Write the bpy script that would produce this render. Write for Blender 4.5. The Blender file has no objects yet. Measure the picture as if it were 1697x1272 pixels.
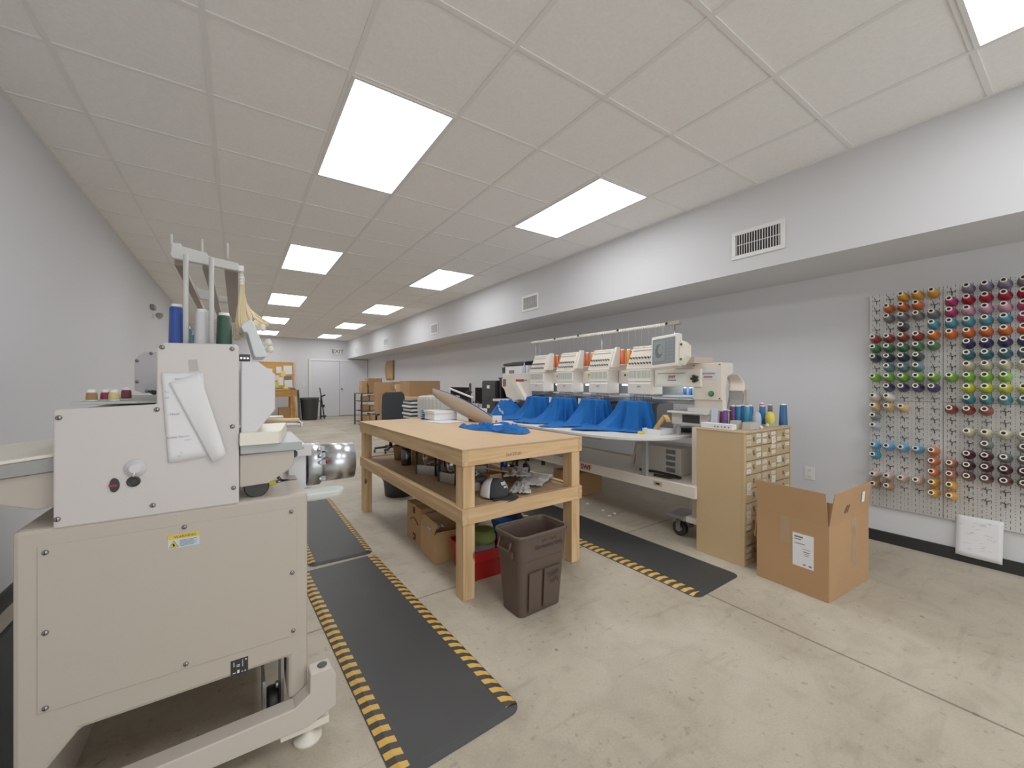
import bpy, bmesh, math, random
from mathutils import Matrix, Vector, Euler, noise
random.seed(7)
SC = bpy.context.scene
COL = SC.collection
PI = math.pi
R = math.radians
# ------------------------------------------------------------------ materials
def lin(c):
    c = c / 255.0
    return c / 12.92 if c <= .04045 else ((c + .055) / 1.055) ** 2.4
def rgb(r, g, b): return (lin(r), lin(g), lin(b), 1)
MC = {}
def mat(name, col, rough=.5, metal=0, var=.0, scale=8, bump=0, bscale=60, stretch=None, coat=0, trans=0, emit=None, alpha=1, spec=.5, second=None):
    if name in MC: return MC[name]
    m = bpy.data.materials.new(name); m.use_nodes = True
    nt = m.node_tree; N = nt.nodes; L = nt.links
    b = N['Principled BSDF']
    base = rgb(*col)
    b.inputs['Base Color'].default_value = base
    b.inputs['Roughness'].default_value = rough
    b.inputs['Metallic'].default_value = metal
    b.inputs['Specular IOR Level'].default_value = spec
    if coat: b.inputs['Coat Weight'].default_value = coat
    if trans: b.inputs['Transmission Weight'].default_value = trans
    if alpha < 1: b.inputs['Alpha'].default_value = alpha
    if emit:
        b.inputs['Emission Color'].default_value = rgb(*emit[0]); b.inputs['Emission Strength'].default_value = emit[1]
    if var or bump:
        tc = N.new('ShaderNodeTexCoord'); mp = N.new('ShaderNodeMapping')
        L.new(tc.outputs['Object'], mp.inputs['Vector'])
        if stretch: mp.inputs['Scale'].default_value = stretch
        if var:
            n = N.new('ShaderNodeTexNoise'); n.inputs['Scale'].default_value = scale; n.inputs['Detail'].default_value = 6
            L.new(mp.outputs[0], n.inputs['Vector'])
            cr = N.new('ShaderNodeValToRGB')
            cr.color_ramp.elements[0].position = .3; cr.color_ramp.elements[1].position = .7
            c0 = second and rgb(*second) or tuple(x * (1 - var) for x in base[:3]) + (1,)
            c1 = base if second else tuple(min(1, x * (1 + var * .6)) for x in base[:3]) + (1,)
            cr.color_ramp.elements[0].color = c0; cr.color_ramp.elements[1].color = c1
            L.new(n.outputs['Fac'], cr.inputs[0]); L.new(cr.outputs[0], b.inputs['Base Color'])
        if bump:
            n2 = N.new('ShaderNodeTexNoise'); n2.inputs['Scale'].default_value = bscale; n2.inputs['Detail'].default_value = 4
            L.new(mp.outputs[0], n2.inputs['Vector'])
            bp = N.new('ShaderNodeBump'); bp.inputs['Strength'].default_value = bump; bp.inputs['Distance'].default_value = .004
            L.new(n2.outputs['Fac'], bp.inputs['Height']); L.new(bp.outputs[0], b.inputs['Normal'])
    MC[name] = m
    return m
def wood(name, c0, c1, axis, knots=True):
    m = bpy.data.materials.new(name); m.use_nodes = True
    N = m.node_tree.nodes; L = m.node_tree.links; b = N['Principled BSDF']
    tc = N.new('ShaderNodeTexCoord'); mp = N.new('ShaderNodeMapping'); L.new(tc.outputs['Object'], mp.inputs[0])
    s = [14, 14, 14]; s[axis] = .9; mp.inputs['Scale'].default_value = s
    n = N.new('ShaderNodeTexNoise'); n.inputs['Scale'].default_value = 1.6; n.inputs['Detail'].default_value = 5; n.inputs['Distortion'].default_value = .8
    L.new(mp.outputs[0], n.inputs[0])
    cr = N.new('ShaderNodeValToRGB'); e = cr.color_ramp.elements
    e[0].position = .35; e[1].position = .65; e[0].color = rgb(*c0); e[1].color = rgb(*c1)
    L.new(n.outputs['Fac'], cr.inputs[0]); out = cr.outputs[0]
    if knots:
        mp2 = N.new('ShaderNodeMapping'); L.new(tc.outputs['Object'], mp2.inputs[0])
        s = [7, 7, 7]; s[axis] = 3.5; mp2.inputs['Scale'].default_value = s
        v = N.new('ShaderNodeTexVoronoi'); v.inputs['Scale'].default_value = 1; L.new(mp2.outputs[0], v.inputs[0])
        c2 = N.new('ShaderNodeValToRGB'); c2.color_ramp.elements[0].position = .06; c2.color_ramp.elements[1].position = .12
        L.new(v.outputs['Distance'], c2.inputs[0])
        mx = N.new('ShaderNodeMix'); mx.data_type = 'RGBA'; L.new(c2.outputs[0], mx.inputs[0])
        mx.inputs[6].default_value = rgb(c0[0] * .6, c0[1] * .5, c0[2] * .4); L.new(out, mx.inputs[7]); out = mx.outputs[2]
    L.new(out, b.inputs['Base Color']); b.inputs['Roughness'].default_value = .7
    MC[name] = m; return m
def floor_mat():
    m = bpy.data.materials.new('concrete'); m.use_nodes = True
    N = m.node_tree.nodes; L = m.node_tree.links; b = N['Principled BSDF']
    tc = N.new('ShaderNodeTexCoord'); O = tc.outputs['Object']
    def noi(s, d=6, dist=0):
        n = N.new('ShaderNodeTexNoise'); n.inputs['Scale'].default_value = s; n.inputs['Detail'].default_value = d; n.inputs['Distortion'].default_value = dist
        L.new(O, n.inputs[0]); return n.outputs['Fac']
    def ramp(i, p0, c0, p1, c1):
        r = N.new('ShaderNodeValToRGB'); e = r.color_ramp.elements; e[0].position = p0; e[1].position = p1; e[0].color = c0; e[1].color = c1
        L.new(i, r.inputs[0]); return r.outputs[0]
    def mul(a, c, f=1):
        x = N.new('ShaderNodeMix'); x.data_type = 'RGBA'; x.blend_type = 'MULTIPLY'; x.inputs[0].default_value = f
        L.new(a, x.inputs[6]); L.new(c, x.inputs[7]); return x.outputs[2]
    base = ramp(noi(1.3, 8, .6), .32, rgb(168, 156, 136), .68, rgb(196, 186, 166))
    base = mul(base, ramp(noi(5, 8, 1.5), .3, (.74, .73, .72, 1), .55, (1, 1, 1, 1)), .5)
    base = mul(base, ramp(noi(28, 3), .28, (.5, .48, .45, 1), .36, (1, 1, 1, 1)), .55)
    base = mul(base, ramp(noi(110, 2), .3, (.8, .8, .8, 1), .7, (1.0, 1.0, 1.0, 1)), .6)
    # scuffs
    w = N.new('ShaderNodeTexNoise'); mp = N.new('ShaderNodeMapping'); mp.inputs['Scale'].default_value = (3, 14, 1); mp.inputs['Rotation'].default_value = (0, 0, .7)
    L.new(O, mp.inputs[0]); L.new(mp.outputs[0], w.inputs[0]); w.inputs['Scale'].default_value = 1.0; w.inputs['Detail'].default_value = 9; w.inputs['Distortion'].default_value = 1
    base = mul(base, ramp(w.outputs['Fac'], .3, (.72, .7, .67, 1), .42, (1, 1, 1, 1)), .45)
    v = N.new('ShaderNodeTexVoronoi'); v.inputs['Scale'].default_value = 3.2; L.new(O, v.inputs[0])
    base = mul(base, ramp(v.outputs['Distance'], .025, (.25, .23, .2, 1), .04, (1, 1, 1, 1)), .7)
    sx = N.new('ShaderNodeSeparateXYZ'); L.new(O, sx.inputs[0])
    def line(out, at, w_=.0045, per=None):
        a = N.new('ShaderNodeMath'); a.operation = 'SUBTRACT'; L.new(out, a.inputs[0]); a.inputs[1].default_value = at
        src = a.outputs[0]
        if per:
            p = N.new('ShaderNodeMath'); p.operation = 'PINGPONG'; L.new(src, p.inputs[0]); p.inputs[1].default_value = per / 2; src = p.outputs[0]
        c = N.new('ShaderNodeMath'); c.operation = 'ABSOLUTE'; L.new(src, c.inputs[0])
        return ramp(c.outputs[0], w_, (.35, .33, .3, 1), w_ * 1.8, (1, 1, 1, 1))
    base = mul(base, line(sx.outputs[0], 2.30), .9)
    base = mul(base, line(sx.outputs[1], 2.235, per=3.6), .8)
    L.new(base, b.inputs['Base Color']); b.inputs['Roughness'].default_value = .62
    bp = N.new('ShaderNodeBump'); bp.inputs['Strength'].default_value = .12; bp.inputs['Distance'].default_value = .003
    L.new(noi(60, 4), bp.inputs['Height']); L.new(bp.outputs[0], b.inputs['Normal'])
    return m
# ------------------------------------------------------------------ mesh builder
class M:
    def __init__(s, T=None): s.v = []; s.f = []; s.mi = []; s.sm = []; s.T = T or Matrix()
    def add(s, vs, fs, mi=0, sm=False):
        o = len(s.v)
        s.v += [s.T @ Vector(p) for p in vs]
        s.f += [tuple(i + o for i in f) for f in fs]
        s.mi += [mi] * len(fs); s.sm += [sm] * len(fs); return s
    def box(s, x0, x1, y0, y1, z0, z1, mi=0):
        return s.add([(x0,y0,z0),(x1,y0,z0),(x1,y1,z0),(x0,y1,z0),(x0,y0,z1),(x1,y0,z1),(x1,y1,z1),(x0,y1,z1)],
                     [(0,3,2,1),(4,5,6,7),(0,1,5,4),(1,2,6,5),(2,3,7,6),(3,0,4,7)], mi)
    def obox(s, c, size, rot=(0,0,0), mi=0):
        A = Matrix.Translation(c) @ Euler(rot).to_matrix().to_4x4()
        x, y, z = (k / 2 for k in size)
        P = [A @ Vector(p) for p in [(-x,-y,-z),(x,-y,-z),(x,y,-z),(-x,y,-z),(-x,-y,z),(x,-y,z),(x,y,z),(-x,y,z)]]
        return s.add(P, [(0,3,2,1),(4,5,6,7),(0,1,5,4),(1,2,6,5),(2,3,7,6),(3,0,4,7)], mi)
    def beam(s, a, b, w, h, mi=0):
        a = Vector(a); b = Vector(b); d = (b - a).normalized()
        up = Vector((0, 0, 1)) if abs(d.z) < .99 else Vector((0, 1, 0))
        sd = d.cross(up).normalized() * w / 2; u = sd.cross(d).normalized() * h / 2
        P = [a - sd - u, a + sd - u, a + sd + u, a - sd + u, b - sd - u, b + sd - u, b + sd + u, b - sd + u]
        return s.add(P, [(0,1,2,3),(4,7,6,5),(0,4,5,1),(1,5,6,2),(2,6,7,3),(3,7,4,0)], mi)
    def loft(s, rings, mi=0, cap=True, sm=True, closed=True):
        n = len(rings[0]); vs = [p for r in rings for p in r]; fs = []
        for i in range(len(rings) - 1):
            for j in range(n if closed else n - 1):
                k = (j + 1) % n
                fs.append((i*n+j, i*n+k, (i+1)*n+k, (i+1)*n+j))
        s.add(vs, fs, mi, sm)
        if cap:
            o = len(s.v) - len(vs)
            s.f += [tuple(o + j for j in reversed(range(n))), tuple(o + (len(rings)-1)*n + j for j in range(n))]
            s.mi += [mi, mi]; s.sm += [False, False]
        return s
    def lathe(s, base, axis, prof, n=16, mi=0, cap=True, sm=True):
        ax = Vector(axis).normalized(); t = Vector((1,0,0)) if abs(ax.x) < .9 else Vector((0,1,0))
        u = ax.cross(t).normalized(); w = ax.cross(u); b = Vector(base)
        rings = [[b + ax*h + (u*math.cos(2*PI*j/n) + w*math.sin(2*PI*j/n))*r for j in range(n)] for r, h in prof]
        return s.loft(rings, mi, cap, sm)
    def cyl(s, a, b, r, r1=None, n=14, mi=0, cap=True):
        a = Vector(a); b = Vector(b)
        return s.lathe(a, b - a, [(r, 0), (r if r1 is None else r1, (b-a).length)], n, mi, cap)
    def tube(s, pts, r, n=7, mi=0):
        pts = [Vector(p) for p in pts]; rings = []; u = None
        for i, p in enumerate(pts):
            d = (pts[min(i+1, len(pts)-1)] - pts[max(i-1, 0)]).normalized()
            if u is None:
                t = Vector((0,0,1)) if abs(d.z) < .9 else Vector((1,0,0)); u = d.cross(t).normalized()
            u = (u - d*u.dot(d)).normalized(); w = d.cross(u)
            rings.append([p + (u*math.cos(2*PI*j/n) + w*math.sin(2*PI*j/n))*r for j in range(n)])
        return s.loft(rings, mi)
    def prism(s, poly, axis, a, b, mi=0):
        def P(p, t):
            if axis == 'x': return (t, p[0], p[1])
            if axis == 'y': return (p[0], t, p[1])
            return (p[0], p[1], t)
        n = len(poly); vs = [P(p, a) for p in poly] + [P(p, b) for p in poly]
        fs = [tuple(range(n)), tuple(reversed(range(n, 2*n)))] + [(j, j+n, (j+1)%n+n, (j+1)%n) for j in range(n)]
        return s.add(vs, fs, mi)
    def grid(s, fn, nu, nv, mi=0, sm=True):
        vs = [fn(i/nu, j/nv) for i in range(nu+1) for j in range(nv+1)]
        fs = [(i*(nv+1)+j, (i+1)*(nv+1)+j, (i+1)*(nv+1)+j+1, i*(nv+1)+j+1) for i in range(nu) for j in range(nv)]
        return s.add(vs, fs, mi, sm)
    def mesh(s, name, mats):
        me = bpy.data.meshes.new(name); me.from_pydata([tuple(p) for p in s.v], [], s.f)
        bm = bmesh.new(); bm.from_mesh(me); bmesh.ops.recalc_face_normals(bm, faces=bm.faces[:]); bm.to_mesh(me); bm.free()
        for m in (mats if isinstance(mats, (list, tuple)) else [mats]): me.materials.append(m)
        me.polygons.foreach_set('material_index', s.mi); me.polygons.foreach_set('use_smooth', s.sm); me.update()
        return me
    def build(s, name, mats, parent=None, bevel=0, solid=0, sub=0):
        """world-space verts; a part goes under parent, a top-level mesh gets its origin at its base"""
        if parent is not None:
            F = FR[parent.name].inverted(); s.v = [F @ p for p in s.v]
            o = bpy.data.objects.new(name, s.mesh(name, mats)); COL.objects.link(o); o.parent = parent; FR[o.name] = FR[parent.name]
        else:
            xs = [p.x for p in s.v]; ys = [p.y for p in s.v]; zs = [p.z for p in s.v]
            c = Vector(((min(xs)+max(xs))/2, (min(ys)+max(ys))/2, min(zs))); s.v = [p - c for p in s.v]
            o = bpy.data.objects.new(name, s.mesh(name, mats)); COL.objects.link(o); o.location = c; FR[o.name] = Matrix.Translation(c)
        if solid:
            q = o.modifiers.new('Solid', 'SOLIDIFY'); q.thickness = solid; q.offset = 0
        if sub:
            q = o.modifiers.new('Sub', 'SUBSURF'); q.levels = sub; q.render_levels = sub
        if bevel:
            q = o.modifiers.new('Bevel', 'BEVEL'); q.width = bevel; q.segments = 2; q.limit_method = 'ANGLE'; q.angle_limit = R(40)
        return o
FR = {}
def thing(name, label, cat, loc=(0,0,0), rot=(0,0,0), group=None):
    o = bpy.data.objects.new(name, None); COL.objects.link(o); o.empty_display_size = .05
    o.location = loc; o.rotation_euler = rot
    FR[o.name] = Matrix.Translation(loc) @ Euler(rot).to_matrix().to_4x4()
    return tag(o, label, cat, group)
def tag(o, label, cat, group=None):
    o['label'] = label; o['category'] = cat
    if group: o['group'] = group
    return o
def struct(o): o['kind'] = 'structure'; return o
KIT = {}
def kit(key, fn):
    """parts in local coordinates: list of (partname, mesh, [subparts])"""
    if key not in KIT: KIT[key] = fn()
    return KIT[key]
def place(name, parts, label, cat, loc, rot=(0,0,0), group=None):
    t = thing(name, label, cat, loc, rot, group)
    for pn, me in parts:
        o = bpy.data.objects.new(pn, me); COL.objects.link(o); o.parent = t
    return t
def text(s, size, m, parent, T, name='lettering', ext=.0008, align='CENTER', bold=0):
    cu = bpy.data.curves.new(name, 'FONT'); cu.body = s; cu.size = size; cu.extrude = ext; cu.align_x = align; cu.align_y = 'CENTER'; cu.resolution_u = 3
    cu.offset = bold
    tmp = bpy.data.objects.new('tmp', cu); COL.objects.link(tmp)
    me = bpy.data.meshes.new_from_object(tmp.evaluated_get(bpy.context.evaluated_depsgraph_get()))
    bpy.data.objects.remove(tmp)
    me.transform((FR[parent.name].inverted() if parent else Matrix()) @ T); me.materials.clear(); me.materials.append(m)
    o = bpy.data.objects.new(name, me); COL.objects.link(o)
    if parent: o.parent = parent; FR[o.name] = FR[parent.name]
    return o
def TM(loc, face, roll=0):
    """matrix that lays text (xy plane, up=y) so that it reads when looked at along -face"""
    n = Vector(face).normalized(); up = Vector((0,0,1))
    if abs(n.z) > .95: up = Vector((0,1,0))
    x = up.cross(n).normalized(); y = n.cross(x)
    A = Matrix((x, y, n)).transposed().to_4x4()
    return Matrix.Translation(loc) @ A @ Matrix.Rotation(roll, 4, 'Z')
def rrect(cx, cy, w, d, r, z, n=5):
    out = []
    for sx, sy, a0 in ((1,1,0),(-1,1,90),(-1,-1,180),(1,-1,270)):
        for k in range(n+1):
            a = R(a0 + 90*k/n); out.append(Vector((cx + sx*(w/2-r) + r*math.cos(a), cy + sy*(d/2-r) + r*math.sin(a), z)))
    return out

# ------------------------------------------------------------------ palette
WALL = mat('wall_paint', (205,205,207), .85, bump=.05, bscale=220)
CEIL = mat('ceiling_tile', (238,236,232), .95, var=.04, scale=60, bump=.35, bscale=160)
GRID = mat('ceiling_grid_metal', (226,224,220), .6)
WHITE = mat('white_paint', (222,221,218), .45)
DOORM = mat('door_paint', (212,212,216), .5)
BLACK = mat('black_rubber_base', (26,26,27), .5)
DARK = mat('dark_cavity', (12,12,13), .8)
BEIGE_SHADED = mat('machine_beige_shaded', (182,171,158), .42, bump=.08, bscale=400)  # left machine's one enamel; shade towards its foot is put into the colour
RACK = mat('rack_light_grey', (190,190,186), .45)
BEIGE_LIT = mat('machine_beige_lit', (208,205,208), .35, bump=.05, bscale=400)  # same enamel, painted lighter for the stronger light higher up
CREAM = mat('machine_cream_plastic', (228,222,206), .4)
GREYM = mat('machine_grey_enamel', (150,150,148), .4, metal=.2)
ALU = mat('brushed_aluminium', (185,188,190), .32, metal=.85, var=.08, scale=30)
CHROME = mat('polished_chrome', (225,226,228), .2, metal=1)
STEEL = mat('screw_steel', (150,150,152), .25, metal=1)
TAN = mat('tan_enamel_metal', (192,162,120), .5, var=.04, scale=3)
CARD = mat('corrugated_cardboard', (172,132,90), .85, var=.06, scale=3, bump=.1, bscale=90)
CARD2 = mat('pale_cardboard', (190,152,106), .85, var=.08, scale=4)
CARDIN = mat('cardboard_inside', (150,112,76), .9)
PAPER = mat('white_paper', (226,226,228), .75, var=.02, scale=10)
INK = mat('black_ink', (30,30,32), .6)
REDM = mat('red_logo_paint', (150,30,46), .5)
BROWN = mat('brown_bin_plastic', (76,60,51), .48, bump=.15, bscale=300)
BLUEC = mat('royal_blue_jersey', (14,90,168), .85, var=.12, scale=5, bump=.15, bscale=500, spec=.25)
BLKP = mat('black_plastic', (30,30,31), .45)
DGREY = mat('dark_grey_plastic', (62,64,66), .55)
MATB = mat('mat_black_vinyl', (43,44,44), .55, var=.12, scale=4, bump=.1, bscale=250)
CLEAR = mat('clear_plastic_film', (235,238,240), .15, alpha=.45, spec=.8)
TUBEM = mat('cream_thread_tube', (222,202,160), .45)
PLY = mat('hardboard_top', (196,162,120), .6, var=.06, scale=2.5, stretch=(3,.6,1))
WX = wood('pine_lumber_across', (196,156,106), (224,186,138), 0)
WY = wood('pine_lumber_along', (184,150,106), (212,178,132), 1)
WZ = wood('pine_lumber_upright', (194,154,106), (224,186,138), 2)
SHELFP = mat('shelf_plywood', (168,140,106), .8, var=.2, scale=2, stretch=(10,1.2,1))
LED = mat('led_diffuser', (255,255,255), .5, emit=((250,252,255), 5.9))
SCREW = None

# ================================================================== SETTING
XL, XR, YB, YF, CZ = -1.07, 4.2, 16.2, -3.0, 2.847
SX, SZ = 3.46, 2.165
f = M().box(XL-.1, XR+.1, YF-.1, YB+.1, -.1, 0).build('floor', floor_mat()); struct(f)
FR[f.name] = Matrix(); f.location.z = -.1
# move the floor's texture origin to the room origin
me = f.data; dx = Vector((f.location.x, f.location.y, 0)); me.transform(Matrix.Translation(dx)); f.location.x = 0; f.location.y = 0
struct(M().box(XL-.12, XL, YF, YB, 0, 3.0).build('wall_left', WALL))
struct(M().box(XR, XR+.12, YF, YB, 0, 3.0).build('wall_right', WALL))
struct(M().box(XL, XR, YB, YB+.12, 0, 3.0).build('wall_back', WALL))
m = M(); wx = [(-.8, .5), (.8, 2.3), (2.6, 4.0)]  # front wall is out of view; its windows are added for frontal fill
m.box(XL, XR, YF-.12, YF, 2.45, 3.0); m.box(XL, XR, YF-.12, YF, 0, .25)
for a, b in [(XL, -.8), (.5, .8), (2.3, 2.6), (4.0, XR)]: m.box(a, b, YF-.12, YF, .25, 2.45)
struct(m.build('wall_front', WALL))
for i, (a, b) in enumerate(wx):
    m = M()
    m.box(a, a+.05, YF-.1, YF-.02, .25, 2.45); m.box(b-.05, b, YF-.1, YF-.02, .25, 2.45)
    m.box(a+.05, b-.05, YF-.1, YF-.02, .25, .3); m.box(a+.05, b-.05, YF-.1, YF-.02, 2.4, 2.45)
    struct(m.build('fill_window_%d' % (i+1), ALU))
struct(M().box(SX, XR, YF, YB, SZ, CZ+.02).build('trim_1', WALL))
# suspended ceiling
T = .6085; gx0 = -1.341; gy0 = 2.176
lights = []
for (cx, ) in ((3,), (6,)):
    for k in range(-1, 5): lights.append((gx0 + T*cx, gy0 + T*5*k))
m = M()
m.box(XL, SX, YF, YB, CZ, CZ+.03, 0)
x = gx0 + T
while x < SX:
    if x > XL: m.box(x-.012, x+.012, YF, YB, CZ-.006, CZ+.001, 1)
    x += T
y = gy0 - T*8
while y < YB:
    if y > YF: m.box(XL, SX, y-.012, y+.012, CZ-.0055, CZ+.001, 1)
    y += T
m.box(XL, XL+.02, YF, YB, CZ-.007, CZ, 1); m.box(SX-.02, SX, YF, YB, CZ-.007, CZ, 1); m.box(XL, SX, YB-.02, YB, CZ-.007, CZ, 1)
struct(m.build('ceiling', [CEIL, GRID]))
ordn = ['nearest', 'second', 'third', 'fourth', 'fifth', 'sixth']
for i, (lx, ly) in enumerate(lights):
    row = 'left' if i < 6 else 'right'; k = i % 6
    if k == 0: lab = 'lit white rectangular ceiling panel overhead at the top edge, %s row' % row
    else: lab = 'lit white rectangular ceiling panel, %s in the %s row of lights' % (['', 'largest and nearest', 'second nearest', 'third', 'fourth', 'farthest'][k], row)
    t = thing('ceiling_light', lab, 'ceiling light', (lx+T/2, ly+T, CZ-.008), group='recessed light panels in the ceiling grid')
    q = .014
    m = M()
    m.box(lx+.008, lx+q+.012, ly+.008, ly+2*T-.008, CZ-.010, CZ-.002); m.box(lx+T-q-.012, lx+T-.008, ly+.008, ly+2*T-.008, CZ-.010, CZ-.002)
    m.box(lx+q+.012, lx+T-q-.012, ly+.008, ly+q+.012, CZ-.010, CZ-.002); m.box(lx+q+.012, lx+T-q-.012, ly+2*T-q-.012, ly+2*T-.008, CZ-.010, CZ-.002)
    m.build('frame', WHITE, t)
    M().box(lx+.024, lx+T-.024, ly+.024, ly+2*T-.024, CZ-.009, CZ-.004).build('diffuser', LED, t)
# baseboards
struct(M().box(XR-.014, XR, YF, YB-.02, 0, .085).build('baseboard_right', BLACK))
struct(M().box(XL, XL+.014, YF, YB-.02, 0, .10).build('baseboard_left', BLACK))
struct(M().box(XL+.02, 2.1, YB-.014, YB, 0, .10).build('baseboard_back', WALL))
# double door in the back wall
for i, (a, b) in enumerate([(2.21, 3.17), (3.18, 4.12)]):
    d = struct(M().box(a, b, YB-.05, YB-.005, .012 if i == 0 else .03, 2.05).build('door_%d' % (i+1), DOORM, bevel=.004))
    if i == 1:
        m = M(); m.lathe((a+.07, YB-.05, 1.02), (0,-1,0), [(.03,0),(.03,.012),(.012,.014),(.012,.04),(.028,.045),(.03,.06),(.02,.07)], 14)
        m.build('door_knob', STEEL, d)
m = M().box(2.14, 2.21, YB-.07, YB, 0, 2.12); m.box(2.21, 4.12, YB-.07, YB, 2.055, 2.12); m.box(4.12, 4.18, YB-.07, YB, 0, 2.12)
struct(m.build('trim_2', WHITE, bevel=.004))
# exit sign
t = thing('exit_sign', 'white lit sign reading EXIT on the far wall above the double door', 'sign', (3.11, YB-.03, 2.3))
M().box(2.97, 3.26, YB-.05, YB-.001, 2.30, 2.53).build('housing', WHITE, t, bevel=.006)
text('EXIT', .2, mat('exit_letters', (92,92,94), .5), t, TM((3.115, YB-.052, 2.415), (0,-1,0)), 'lettering', .002, bold=.004)
t = thing('light_switch', 'small white light switch plate on the far wall left of the double door', 'switch', (1.98, YB-.01, 1.13))
M().box(1.94, 2.02, YB-.01, YB-.0005, 1.13, 1.25).build('plate', WHITE, t, bevel=.003)
M().box(1.97, 1.99, YB-.016, YB-.01, 1.17, 1.21).build('rocker', WHITE, t)
# air vents on the soffit
for k, (y0, y1) in enumerate([(1.365, 1.765), (4.41, 4.80), (7.79, 8.18), (11.19, 11.58), (14.55, 14.94)]):
    lab = ['large white air vent grille with vertical fins, nearest on the soffit', 'white vent grille second along the soffit from the camera', 'white vent grille third along the soffit', 'small far white vent grille, fourth along the soffit', 'farthest faint vent grille on the soffit above the door'][k]
    t = thing('air_vent', lab, 'vent', (SX, (y0+y1)/2, 2.28), group='supply vents along the soffit')
    z0, z1, w = 2.28, 2.51, .032
    m = M(); m.box(SX-.012, SX-.0005, y0, y1, z0, z0+w); m.box(SX-.012, SX-.0005, y0, y1, z1-w, z1)
    m.box(SX-.012, SX-.0005, y0, y0+w, z0+w, z1-w); m.box(SX-.012, SX-.0005, y1-w, y1, z0+w, z1-w)
    m.build('frame', WHITE, t, bevel=.002)
    M().box(SX-.002, SX-.0005, y0+w, y1-w, z0+w, z1-w).build('duct_opening', mat('vent_dark', (60,60,60), .8), t)
    m = M(); n = 17
    for j in range(n):
        yy = y0+w + (y1-y0-2*w)*(j+.5)/n
        m.obox((SX-.008, yy, (z0+z1)/2), (.012, .0045, z1-z0-2*w), (0,0,R(25)))
    m.box(SX-.006, SX-.003, y0+w, y1-w, (z0+z1)/2-.003, (z0+z1)/2+.003)
    m.build('fin', WHITE, t)
t = thing('wall_outlet', 'white duplex outlet plate on the right wall above the open cardboard box', 'outlet', (XR, 1.465, .39))
M().box(XR-.006, XR-.0003, 1.425, 1.505, .39, .505).build('plate', WHITE, t, bevel=.003)
for z in (.42, .475):
    M().box(XR-.009, XR-.006, 1.447, 1.483, z-.018, z+.018).build('socket', WHITE, t, bevel=.003)
m = M()
for z in (.42, .475): m.box(XR-.0095, XR-.0088, 1.455, 1.458, z-.004, z+.008); m.box(XR-.0095, XR-.0088, 1.472, 1.475, z-.004, z+.008); m.box(XR-.0095, XR-.0088, 1.463, 1.467, z-.013, z-.008)
m.build('slots', INK, t)
t = thing('emergency_light', 'small grey two part wall fixture high on the left wall', 'wall fixture', (XL, 8.1, 2.27))
M().box(XL+.0005, XL+.05, 7.95, 8.15, 2.35, 2.42).build('housing', mat('fixture_grey', (120,119,118), .5), t, bevel=.01)
M().lathe((XL+.05, 8.2, 2.30), (.6,.6,-.3), [(.03,0),(.05,.04),(.05,.06)], 14).build('lamp', GREYM, t)

# ================================================================== FLOOR MATS
def mat_mat():
    m = bpy.data.materials.new('hazard_stripe'); m.use_nodes = True
    N = m.node_tree.nodes; L = m.node_tree.links; b = N['Principled BSDF']
    tc = N.new('ShaderNodeTexCoord'); s = N.new('ShaderNodeSeparateXYZ'); L.new(tc.outputs['Object'], s.inputs[0])
    a = N.new('ShaderNodeMath'); a.operation = 'MULTIPLY_ADD'; L.new(s.outputs[0], a.inputs[0]); a.inputs[1].default_value = .35; L.new(s.outputs[1], a.inputs[2])
    mo = N.new('ShaderNodeMath'); mo.operation = 'PINGPONG'; L.new(a.outputs[0], mo.inputs[0]); mo.inputs[1].default_value = .029
    g = N.new('ShaderNodeMath'); g.operation = 'GREATER_THAN'; L.new(mo.outputs[0], g.inputs[0]); g.inputs[1].default_value = .0145
    n = N.new('ShaderNodeTexNoise'); n.inputs['Scale'].default_value = 30; L.new(tc.outputs['Object'], n.inputs[0])
    y = N.new('ShaderNodeMix'); y.data_type = 'RGBA'; y.inputs[6].default_value = rgb(196,146,48); y.inputs[7].default_value = rgb(222,176,78); L.new(n.outputs[0], y.inputs[0])
    x = N.new('ShaderNodeMix'); x.data_type = 'RGBA'; L.new(g.outputs[0], x.inputs[0]); x.inputs[6].default_value = rgb(48,44,38); L.new(y.outputs[2], x.inputs[7])
    L.new(x.outputs[2], b.inputs['Base Color']); b.inputs['Roughness'].default_value = .55
    return m
STRIPE = mat_mat()
def floor_mat_thing(cx, cy, w, l, rot, label, sides=(1, 1), band=.058, h=.013):
    t = thing('anti_fatigue_mat', label, 'floor mat', (cx, cy, 0), (0,0,rot), 'black anti fatigue mats with striped edges')
    F = FR[t.name]
    e = .03
    m = M(F)
    rings = [rrect(0,0,w,l,.05,.0015), rrect(0,0,w,l,.05,.003), rrect(0,0,w-2*e,l-2*e,.04,h)]
    m.loft(rings, sm=False); m.build('mat_body', MATB, t)
    for sgn, on in zip((-1, 1), sides):
        if not on: continue
        x0, x1 = sgn*(w/2-.003), sgn*(w/2-e); x2 = sgn*(w/2-band)
        L0 = l/2-.03
        m = M(F)
        nseg = 2
        pts = [(x0, .0048), (x1, h+.0013), (x2, h+.0013)]
        vs = []; fs = []
        for k, yy in enumerate((-L0, L0)):
            for (px, pz) in pts: vs.append((px, yy, pz))
        fs = [(0,3,4,1),(1,4,5,2)]
        m.add(vs, fs); m.build('hazard_border', STRIPE, t)
    return t
floor_mat_thing(.615, 2.11, .50, 1.74, R(2.6), 'black mat with yellow striped edges, foreground between the machine and bench', (1,1))
floor_mat_thing(.615, 3.86, .43, 1.68, R(0), 'black mat with striped right edge lying beyond the foreground mat', (1,1), band=.045)
floor_mat_thing(2.42, 2.87, .50, 3.1, R(1.0), 'black mat with yellow striped edge running under the long white machine table', (1,0), band=.07)
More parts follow.
